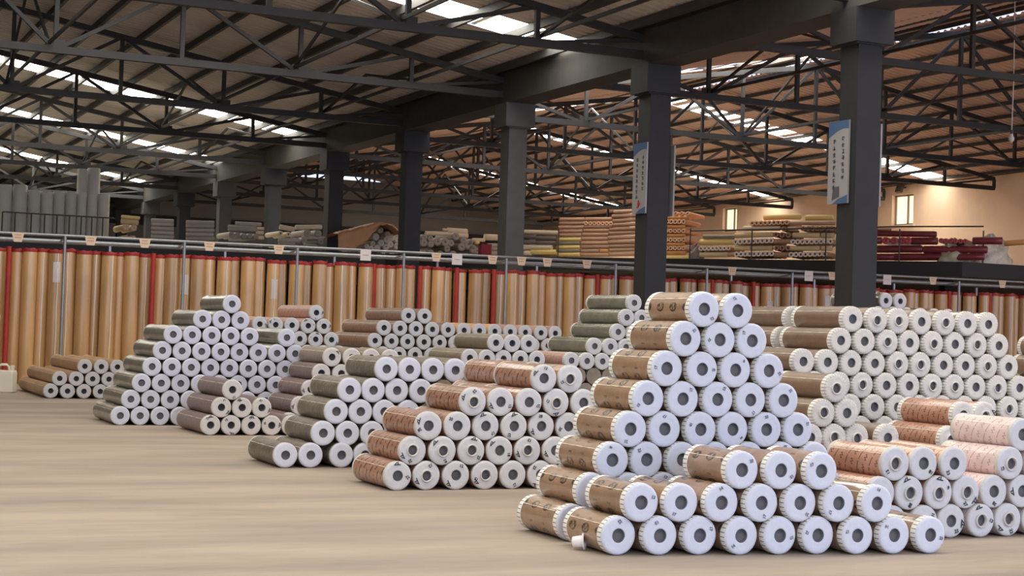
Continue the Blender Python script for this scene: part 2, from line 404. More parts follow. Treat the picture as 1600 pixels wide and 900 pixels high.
# ------------------------------------------------------------------ film rolls in piles
CACHE = {}
NSEG = 30
def roll_meshes(kind, L, D, tick, face_m, hole_m):
    key = (kind, L, D, tick, face_m.name, hole_m.name)
    if key in CACHE: return CACHE[key]
    R = D/2-.0015; rc = .36*R
    ring = lambda r, y: [(r*math.sin(2*PI*j/NSEG), y, r*math.cos(2*PI*j/NSEG)) for j in range(NSEG)]
    rnd = random.Random(str(key)); bw = .056 if tick else .035
    b = MB(); ny = 9; rows = []; a0 = rnd.uniform(0, 6)
    for i in range(ny):
        y = bw*.6+(L-bw*1.2)*i/(ny-1); a = a0+i*.35; amp = .0022 if 0 < i < ny-1 else 0
        rows.append([(R*(1-.004)*math.sin(t)*(1-amp/R*(1+math.sin(3*t+a))), y, R*.996*math.cos(t)*(1-amp/R*(1+math.sin(3*t+a)))) for t in [2*PI*j/NSEG for j in range(NSEG)]])
    b.grid(rows, uvs=lambda i, j: (j/NSEG, rows[i][0][1]), close=True); b.face([p for p in ring(R*.99, L-.003)])
    wrap = b.data('wrap', WRAP[kind])
    f = MB()
    f.grid([ring(R, .012), ring(R*.985, .002), ring(R*.86, -.003), ring(R*.7, -.002), ring(rc*1.2, -.002), ring(rc*1.02, -.0025), ring(rc*1.0, .004)], uvs=lambda i, j: (j/NSEG, (0, .1, .2, 1, 1, 1, 1)[i]), close=True)
    face = f.data('end_face', face_m)
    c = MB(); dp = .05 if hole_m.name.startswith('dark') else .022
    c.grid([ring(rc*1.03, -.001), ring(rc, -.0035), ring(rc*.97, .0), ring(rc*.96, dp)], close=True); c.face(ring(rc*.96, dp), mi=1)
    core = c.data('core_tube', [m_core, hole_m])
    bands = []
    for ya, yb in ((.008, bw), (L-.006, L-bw)):
        q = MB(); rr_ = [(R*1.0, ya), (R*1.005, ya+(yb-ya)*.1), (R*1.005, ya+(yb-ya)*.92), (R*.995, yb)]
        q.grid([ring(r, y) for r, y in rr_], uvs=lambda i, j: (j/NSEG, (0, .1, .9, 1)[i]), close=True, flip=(ya > yb))
        bands.append(q.data('end_band', m_band if tick else m_plainband))
    q = MB(); t = -.95; rs = R*1.004   # lengthwise film lap, its highlight painted as a pale strip
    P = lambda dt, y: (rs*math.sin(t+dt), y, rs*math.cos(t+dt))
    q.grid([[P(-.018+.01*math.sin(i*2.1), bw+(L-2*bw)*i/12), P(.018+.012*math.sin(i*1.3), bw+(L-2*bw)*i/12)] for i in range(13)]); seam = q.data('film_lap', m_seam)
    CACHE[key] = (wrap, face, core, bands, seam); return CACHE[key]
TXT = {}
def text_mesh(s, size):
    if (s, size) not in TXT:
        cu = bpy.data.curves.new('t', 'FONT'); cu.body = s; cu.size = size; cu.align_x = 'CENTER'; cu.align_y = 'CENTER'; cu.resolution_u = 2; cu.offset = .0012
        o = bpy.data.objects.new('t', cu); COL.objects.link(o)
        dg = bpy.context.evaluated_depsgraph_get(); me = bpy.data.meshes.new_from_object(o.evaluated_get(dg))
        bpy.data.objects.remove(o); me.name = 'number_mark'; me.materials.clear(); TXT[(s, size)] = me
    return TXT[(s, size)]
def inked(me, ink):
    k = (me.name, ink.name)
    if k not in TXT: c = me.copy(); c.materials.clear(); c.materials.append(ink); TXT[k] = c
    return TXT[k]
pm = MB()
for ra, rb, ya, yb in ((.040, .050, -.001, -.016),):
    cr = lambda r, y: [(r*math.sin(2*PI*j/20), y, r*math.cos(2*PI*j/20)) for j in range(20)]
    pm.grid([cr(rb, ya), cr(rb, yb), cr(ra, yb), cr(ra, ya+.01)], close=True)
plug_me = pm.data('core_ring', M('core_ring_white', (204, 200, 196), .6))
fm = MB()
fm.face([(-.03, 0, -.004), (.03, 0, .0), (.03, 0, .008), (-.026, 0, .002)]); fm.face([(.002, 0, .004), (.012, 0, .003), (.008, 0, .03), (.002, 0, .026)]); fm.face([(-.026, 0, .002), (-.012, 0, .004), (.0, 0, .022), (-.006, 0, .024)])
flag_me = fm.data('flag_mark', m_ink)
ROLLS = []
def make_roll(kind, x, y, z, L, D, tick, face_m, hole_m, label, group, rot=0, mark=None, flag=False, seam=False, ink=None, yaw=0, plug=False):
    wrap, face, core, bands, seam_me = roll_meshes(kind, L, D, tick, face_m, hole_m)
    root = tag(empty('film_roll', (x, y, z), (0, rot, yaw)), label, 'film roll', group)
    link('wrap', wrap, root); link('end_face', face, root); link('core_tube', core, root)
    for b in bands: link('end_band', b, root)
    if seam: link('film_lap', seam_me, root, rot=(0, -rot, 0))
    rnd = random.Random(label)
    R = D/2
    if mark:
        a = rnd.uniform(-PI, PI); r = R*.72
        link('number_mark', inked(text_mesh(mark, .034 if ink is m_ink else .027), ink or m_ink), root, (r*math.sin(a), -.0065, r*math.cos(a)), (PI/2, rnd.uniform(-.5, .5)+a*0, 0))
    if flag:
        a = rnd.uniform(-PI, PI); r = R*.74
        link('flag_mark', flag_me, root, (r*math.sin(a), -.0065, r*math.cos(a)), (0, a+rnd.uniform(-.4, .4), 0))
    if plug and rnd.random() < .4: link('core_ring', plug_me, root, (rnd.uniform(-.005, .005), 0, rnd.uniform(-.005, .005)))
    ROLLS.append(root); return root
face_white = m_paper
face_warm = M('white_paper_end_warm', (208, 202, 198), .7, var=.04, vscale=20, bump=.5, bscale=12)
face_tick = M('white_paper_end_ticked', (206, 200, 195), .7, var=.05, vscale=14, bump=.7, bscale=9, pattern=face_ticks)
face_grey = M('greyish_paper_end', (202, 200, 204), .7, var=.04, vscale=20, bump=.3, bscale=16)
A = lambda k: (lambda i, r, n: k)
def mixk(*ks): return lambda i, r, n: ks[(i*7+r*3) % len(ks)]
# name, what, which pile, kind, y, slope, x0, pitch, D, L, first row k, rows [(start, n)...], ticks, face, hole, marks, flag, ink
PILES = [
 ('far kraft pile', 'long tan kraft roll', 'low pile beside the jerrycan', A('tan'), 25.5, 0, 4.024, .2521, .232, 2.7, 0, [(0, 6), (.5, 5), (2, 3)], 0, face_grey, m_hole_d, None, 0, None),
 ('tall silver stack', 'silvery olive film roll', 'tall silver stack', A('silver'), 19.37, 0, 3.878, .2384, .231, 1.2, 0, [(0, 12), (.5, 11), (1, 10), (1.5, 9), (2, 8), [(2.5, 5), (8.5, 1)], (4, 3), (5.5, 1)], 0, face_white, m_hole, None, 0, None),
 ('front plum pile', 'plum brown film roll', 'small plum pile', A('plum'), 17.75, 0, 4.564, .2347, .232, 1.2, 0, [(0, 5), (.5, 3), (1, 1)], 0, face_warm, m_hole_d, ['17', '12', '17', '10', 'D', 'C', '21', '13'], 1, m_ink),
 ('rear plum stack', 'purplish brown film roll', 'plum stack behind', lambda i, r, n: 'grey' if r == 4 else 'plum', 18.35, 0, 5.668, .2494, .232, 1.0, 0, [(0, 9), (.5, 8), (1, 7), (1.5, 6), (2, 4)], 0, face_warm, m_hole_d, None, 1, None),
 ('dark taupe stack', 'dark taupe film roll', 'taupe stack, front left', A('dark'), 13.8, 0, 4.237, .2315, .228, .86, 0, [[(0, 2), (2.25, 7)], (1.5, 7), (2, 6), (2.5, 5), (4, 4)], 0, face_white, m_hole, None, 0, m_inkg),
 ('terracotta stack', 'terracotta printed film roll', 'terracotta stack', A('terra'), 11.85, 0, 4.557, .2515, .234, .77, 0, [(0, 9), (.5, 8), (1, 7), (2.5, 5), (5, 2)], 0, face_grey, m_hole, ['27', '12', '12', '13', '12', '23', '18', '25', '19', '22', '18', '13', '18', '28', '20', '17', '23', '28', '20', '23', '12'], 1, m_ink),
 ('second terracotta stack', 'reddish brown film roll', 'behind the terracotta stack', A('terra'), 12.72, 0, 5.15, .2515, .234, .77, 3, [(2.5, 3), (3, 2)], 0, face_grey, m_hole, None, 0, None),
 ('tall kraft stack', 'brown kraft film roll', 'tall kraft stack', A('kraft'), 8.85, 0, 4.580, .2558, .232, .58, 0, [(0, 9), (.5, 8), (1, 7), (1.5, 6), (2, 5), (2.5, 4), (3, 3), (3.5, 2)], 1, face_white, m_hole, ['12', '17', '21', '17', '41', '8', '23', '12', '15', '17'], 0, m_inkg),
 ('front kraft pile', 'brown kraft film roll', 'front kraft pile', A('kraft'), 8.23, -.17, 4.563, .2515, .232, .5, 0, [(0, 9), (.5, 7), (3, 3)], 1, face_white, m_hole, ['23', '13', '17', '14', '17', '21', '17', '14'], 0, m_inkg),
 ('orange and pink pile', 'printed film roll', 'orange pile at right', lambda i, r, n: 'orange' if (i < 3.2 and r > 0) or i < 3 else 'pink', 8.5, 0, 6.527, .2422, .228, .62, 0, [(0, 8), (.5, 7), [(1, 3), (5, 2)], (5.5, 1)], 0, face_grey, m_hole, ['13', '18', '23', '13', '22', '71', '3', '88', '6', '27', '38', '6'], 1, m_ink),
 ('rear orange pile', 'orange printed film roll', 'rear orange pile', A('orange'), 10.4, 0, 8.614, .2361, .232, .72, 0, [(0, 5), (.5, 4), (1, 3), (1.5, 2)], 1, face_warm, m_hole, ['12', '17', '23'], 1, m_ink),
 ('near ticked pile', 'tan ticked film roll', 'pile right of tall kraft stack', A('kraft_plain'), 10.6, 0, 7.587, .2322, .231, .7, 0, [(-1, 6), (-.5, 5), [(0, 3), (3.3, 1)], [(.5, 2)], (1, 1)], 1, face_tick, m_hole, None, 0, None),
 ('tall ticked stack', 'brown ticked film roll', 'tall right stack', A('kraft_plain'), 11.75, 0, 9.230, .2613, .236, .8, 0, [(-6, 15), (-5.5, 14), (-5, 13), (-4.5, 12), (-4, 11), (-3.5, 10), (-2, 8), (-1.5, 7)], 1, face_tick, m_hole, None, 0, None),
 ('rear ticked stack', 'dark brown film roll', 'behind the tall right stack', A('kraft_plain'), 12.64, 0, 8.45, .2613, .236, .8, 5, [(.5, 3), (1, 2), (1.5, 2)], 1, face_tick, m_hole, None, 0, None),
 ('edge ticked stack', 'brown film roll', 'stack at the right edge', A('kraft_plain'), 12.66, 0, 12.4, .2613, .236, .8, 3, [(0, 1), (.0, 1), (-.15, 1), (.1, 1)], 1, face_tick, m_hole, None, 0, None),
 ('far pink stack', 'pink printed film roll', 'far pink stack', A('farpink'), 22, 0, 7.257, .2386, .225, 1.6, 4, [(-5, 7), (-4.5, 6), (-4, 5), (-.5, 1)], 0, face_grey, m_hole_d, ['1', '2'], 1, None),
 ('far brown stack', 'red brown film roll', 'far brown stack', lambda i, r, n: 'brown' if i < 4.6 else ('amber' if i < 8 else 'farpink'), 22, 0, 8.170, .2552, .23, 1.6, 3, [(.5, 11), (0, 12), (-.5, 12), (0, 12), (1.5, 2)], 0, face_grey, m_hole_d, None, 0, None),
 ('middle grey pile', 'grey taupe film roll', 'grey pile at mid hall', A('grey'), 18.6, 0, 8.082, .2342, .233, 1.14, 4, [(0, 5), (1.5, 3)], 0, face_grey, m_hole_d, None, 0, None),
 ('olive stack', 'glossy olive film roll', 'stack left of kraft stack', lambda i, r, n: 'farpink' if (r == 0 and i < -3.2) else 'olive', 18.9, 0, 10.605, .2322, .231, 1.22, 4, [(-4, 5), (-2.5, 4), (-1, 2), (-.5, 2), (0, 1)], 1, face_grey, m_hole, None, 0, None),
 ('right olive stack', 'film roll', 'above the tall right stack', lambda i, r, n: 'olive' if r == 1 else 'kraft_plain', 18.9, 0, 14.809, .2563, .236, 1.22, 8, [(-.5, 6), (0, 2)], 0, face_grey, m_hole_d, None, 0, None),
]
HIDDEN = {'far kraft pile': [5,10], 'tall silver stack': [4,5,6,7,8,9,10,11,16,17,20,21,22,31,32,41], 'rear plum stack': [1,2,3,4,5,6,7,8,10,11,12,13,14,15,16,18,19,20,21,22,23,26,27,28,29], 'dark taupe stack': [4,5,6,7,8,13,14,15,20,21,26], 'terracotta stack': [7,8,15,16,23], 'second terracotta stack': [1,2], 'tall kraft stack': [1,2,3,4,5,6,7,8,12,13,14,15], 'orange and pink pile': [0,7,14], 'rear orange pile': [0,1,2,3,4,5,6,7,8,10,11], 'near ticked pile': [0,1,2,3,4,5,6,7,8,9,10], 'tall ticked stack': [0,1,2,3,4,5,6,7,8,9,10,11,12,13,14,15,16,17,18,19,20,21,22,23,24,25,26,27,28,29,30,31,32,36,37,38,39,41,42,43,44,54], 'rear ticked stack': [1,2,4,6], 'edge ticked stack': [0], 'far pink stack': [0,1,2,3,7,8,9], 'far brown stack': [0,1,2,3,4,5,6,7,8,9,10,15,16,17,18,19,20,21,22,29,30,31,32], 'olive stack': [4,8]}   # courses that lie buried inside the piles
m_bury = WRAP['grey']
for (grp, what, where, kf, Y, sl, x0, p, D, L, k0, rows, tick, fm_, hm_, marks, flag, ink) in PILES:
    h = math.sqrt(D*D-(p/2)**2)*1.001
    bury = MB(); nrow = len(rows); cnt = 0; vis = {}
    allr = []
    for r, segs in enumerate(rows):
        segs = segs if isinstance(segs, list) else [segs]
        for (s, n) in segs:
            for j in range(n): allr.append((r, s+j))
    hid = set(HIDDEN.get(grp, ()))
    seen = [q for n_, q in enumerate(allr) if n_ not in hid]
    for n_, (r, i) in enumerate(allr):
        x = x0+i*p; z = D/2+(k0+r)*h; rnd = random.Random(grp+str(n_))
        if n_ in hid:
            bury.tube([(x, Y+sl*(x-x0)+.01, z), (x, Y+sl*(x-x0)+L, z)], D/2*.98, 10); continue
        row = sorted(q[1] for q in seen if q[0] == r); rtop = sorted({q[0] for q in seen}, reverse=True).index(r)
        pos = row.index(i); rn = 'top row' if rtop == 0 else '%s row down' % ORD[rtop]
        lead = 'single' if len(row) == 1 else '%s from left' % ORD[pos]
        lab = '%s, %s, %s, %s' % (what, lead, rn, where)
        leftmost = pos == 0
        mk = marks[cnt % len(marks)] if marks else None
        y = Y+sl*(x-x0)+rnd.uniform(-.012, .012)
        make_roll(kf(i, r, 0), x, y, z, L, D, tick, fm_, hm_, lab, 'rolls of the '+grp, rnd.uniform(-PI, PI), mk, bool(flag) and rnd.random() < .85, leftmost or rnd.random() < .3, ink, 0, 'ticked' in grp or 'terra' in grp or 'orange' in grp)
        cnt += 1
    # buried courses under the visible ones
    if k0:
        lo = min(i for r, i in allr if r == 0)-.5; hi = max(i for r, i in allr if r == 0)+.5
        for k in range(k0):
            off = .5*((k0-k) % 2); i = math.floor(lo)-1+off+(lo % 1 if True else 0)
            n = int(hi-lo)+1
            for j in range(1 if grp == 'right olive stack' else 0, n):
                x = x0+(lo+(0 if (k0-k) % 2 == 1 else .5)+j)*p
                bury.tube([(x, Y+.01, D/2+k*h), (x, Y+L, D/2+k*h)], D/2*.98, 10)
    if bury.v:
        tag(bury.obj('buried_rolls', m_bury), 'buried film rolls underneath and inside the %s' % grp, 'film rolls', kind='stuff')

# ------------------------------------------------------------------ upright kraft rolls, red tape and pipe rail
def wy(x): return 30.62-.055*x           # front line of the upright rolls
POSTX = [4.87, 7.04, 9.21, 11.36, 13.54, 15.99, 18.14, 20.25, 22.37, 24.66, 27.0]
ring12 = lambda r, z, n=18: [(r*math.sin(2*PI*j/n), -r*math.cos(2*PI*j/n), z) for j in range(n)]
def up_mesh(v):
    b = MB(); rnd = random.Random(v); rows = []
    for i in range(7):
        z = 2.5*i/6; a = rnd.uniform(0, 6); rows.append([(x*(1+.018*math.sin(2*math.atan2(y, x)+a)), y*(1+.018*math.sin(3*math.atan2(y, x)+a)), zz) for x, y, zz in ring12(.14, z)])
    b.grid(rows, close=True); b.face(ring12(.14, 2.5)); return b.data('kraft_wrap', m_card)
UP = [up_mesh(i) for i in range(4)]
b = MB(); zz = [2.42, 2.425, 2.51, 2.515]
n = 18
b.grid([ring12(.1415, 2.44), ring12(.143, 2.444), ring12(.143, 2.5), [(x, y, z+.012*math.sin(j*1.7)) for j, (x, y, z) in enumerate(ring12(.141, 2.507))]], close=True); red_me = b.data('red_band', m_red)
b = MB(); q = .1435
b.grid([[(q*math.sin(t)+.004*math.sin(i*1.9), -q*math.cos(t), 2.42*i/10+.02) for t in (.28, .33, .38)] for i in range(11)]); glint_me = b.data('film_lap', m_seam)  # thin pale strip painting the upright highlight on the glossy wrap
b = MB(); b.grid([[(q*math.sin(t), -q*math.cos(t), z) for t in (-.5, -.25, 0, .25, .5)] for z in (0, .38)]); lab_me = b.data('paper_label', m_label)
def where_up(x):
    k = [i for i, px in enumerate(POSTX) if px <= x]
    return len(k)
cnts = {}
ups = []
x = 3.45; rnd = random.Random(3)
REDX = [3.93, 6.46, 10.92, 11.92, 12.63, 13.51, 15.73, 18.39, 19.58, 21.97, 24.58, 25.76]
while x < 28.3:
    r = rnd.choice((.115, .125, .13, .135, .14, .15))
    cx = x+r
    if REDX and REDX[0] < x+.1:
        REDX.pop(0)
        r = .045; cx = x+r; ups.append((cx, r, 'red'))
    else: ups.append((cx, r, 'kraft'))
    x += 1.74*r
for n_, (cx, r, kd) in enumerate(ups):
    k = where_up(cx); hgt = rnd.uniform(.992, 1.01)
    y = wy(cx)+.15+(.5*r if n_ % 2 else -.5*r)
    if kd == 'red':
        c = cnts.setdefault((k, 'red'), 0); cnts[(k, 'red')] += 1
        side = 'left of the first rail post' if k == 0 else 'right of the %s rail post' % ORD[k-1]
        b = MB(); b.tube([(0, 0, 0), (0, 0, 2.52)], r, 10)
        o = tag(b.obj('red_roll', m_redp, loc=(cx, wy(cx)+.02, 0)), '%s slim red upright roll %s' % (ORD[c], side), 'upright roll', 'slim red uprights')
        continue
    c = cnts.setdefault((k, 'k'), 0); cnts[(k, 'k')] += 1
    side = 'left of the first rail post' if k == 0 else 'right of the %s rail post' % ORD[k-1]
    lean = rnd.uniform(-.012, .012)
    root = tag(empty('kraft_roll', (cx, y, 0), (0, lean, 0), (r/.14, r/.14, hgt)), '%s upright kraft wrapped roll %s' % (ORD[c], side), 'upright roll', 'upright kraft rolls behind the rail')
    sp = rnd.uniform(-.6, .6)
    link('kraft_wrap', UP[n_ % 4], root, rot=(0, 0, sp)); link('red_band', red_me, root, rot=(0, 0, sp))
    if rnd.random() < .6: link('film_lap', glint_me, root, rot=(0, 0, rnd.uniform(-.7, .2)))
    if rnd.random() < .16: link('paper_label', lab_me, root, (0, 0, rnd.choice((.35, .5, 1.75, 1.9))))
pr = tag(empty('pipe_rail', (4, wy(4)-.4, 0)), 'long galvanised pipe rail in front of the upright kraft rolls', 'rail')
def railp(x, z, off=0): return (x-4, wy(x)-wy(4)+off, z)
b = MB(); b.tube([railp(2.6, 2.74), railp(28.4, 2.80)], .026, 8); b.obj('top_pipe', m_pipe, pr)
b = MB(); b.tube([railp(2.6, 2.65, .5), railp(28.4, 2.70, .5)], .045, 8); b.obj('back_pipe', m_pipe, pr)
for i, px in enumerate(POSTX):
    b = MB(); b.tube([railp(px, 0), railp(px, 2.74)], .03, 8); b.obj('post', m_pipe, pr)
    b = MB(); b.bar(railp(px, 2.71), railp(px, 2.66, .5), .03, .03); b.obj('bracket', m_pipe, pr)
    b = MB(); b.bar(railp(px+.9, 2.64, .5), railp(px+.9, 2.45, .5), .04, .04); b.obj('hanger', m_pipe, pr)
TAGS = [(4.04, 0), (5.32, 0), (6.3, 0), (7.5, 0), (8.83, 0), (10.56, 1), (12.02, 0), (12.46, 1), (13.22, 0), (13.85, 0), (14.42, 0), (15.31, 0), (18.73, 0), (20.64, 1), (21.24, 0), (22.68, 1), (23.91, 0), (25.84, 0)]
cn = {0: 0, 1: 0}; tot = {0: 14, 1: 4}
for i, (px, sq) in enumerate(TAGS):
    lab = ('%s square white card from left on the pipe rail' if sq else '%s tapered beige card from left on the pipe rail') % ORD[cn[sq]]; cn[sq] += 1
    t = tag(empty('tag_card', (px, wy(px)-.44, 2.74+.0023*(px-4))), lab, 'card', 'cards on the pipe rail')
    b = MB(); wt, wb_, hh = (.11, .11, .2) if sq else (.11, .07, .15)
    for yy, rv in ((0, 0), (.004, 1)):
        P = [(-wt, yy, .02), (wt, yy, .02), (wb_, yy, -hh), (-wb_, yy, -hh)]
        b.face(P if rv else P[::-1])
    for s in (-1, 1): b.face([(s*wt, 0, .02), (s*wb_, 0, -hh), (s*wb_, .004, -hh), (s*wt, .004, .02)])
    b.obj('card', m_tagw if sq else m_tagp, t)
    b = MB()
    for z in ((-.02, -.07) if not sq else (-.09,)):
        for j in range(4 if not sq else 1): b.box(((j-1.5)*.03 if not sq else 0, -.003, z), (.016 if not sq else .12, .002, .016 if not sq else .006))
    b.obj('writing', m_tagi, t)

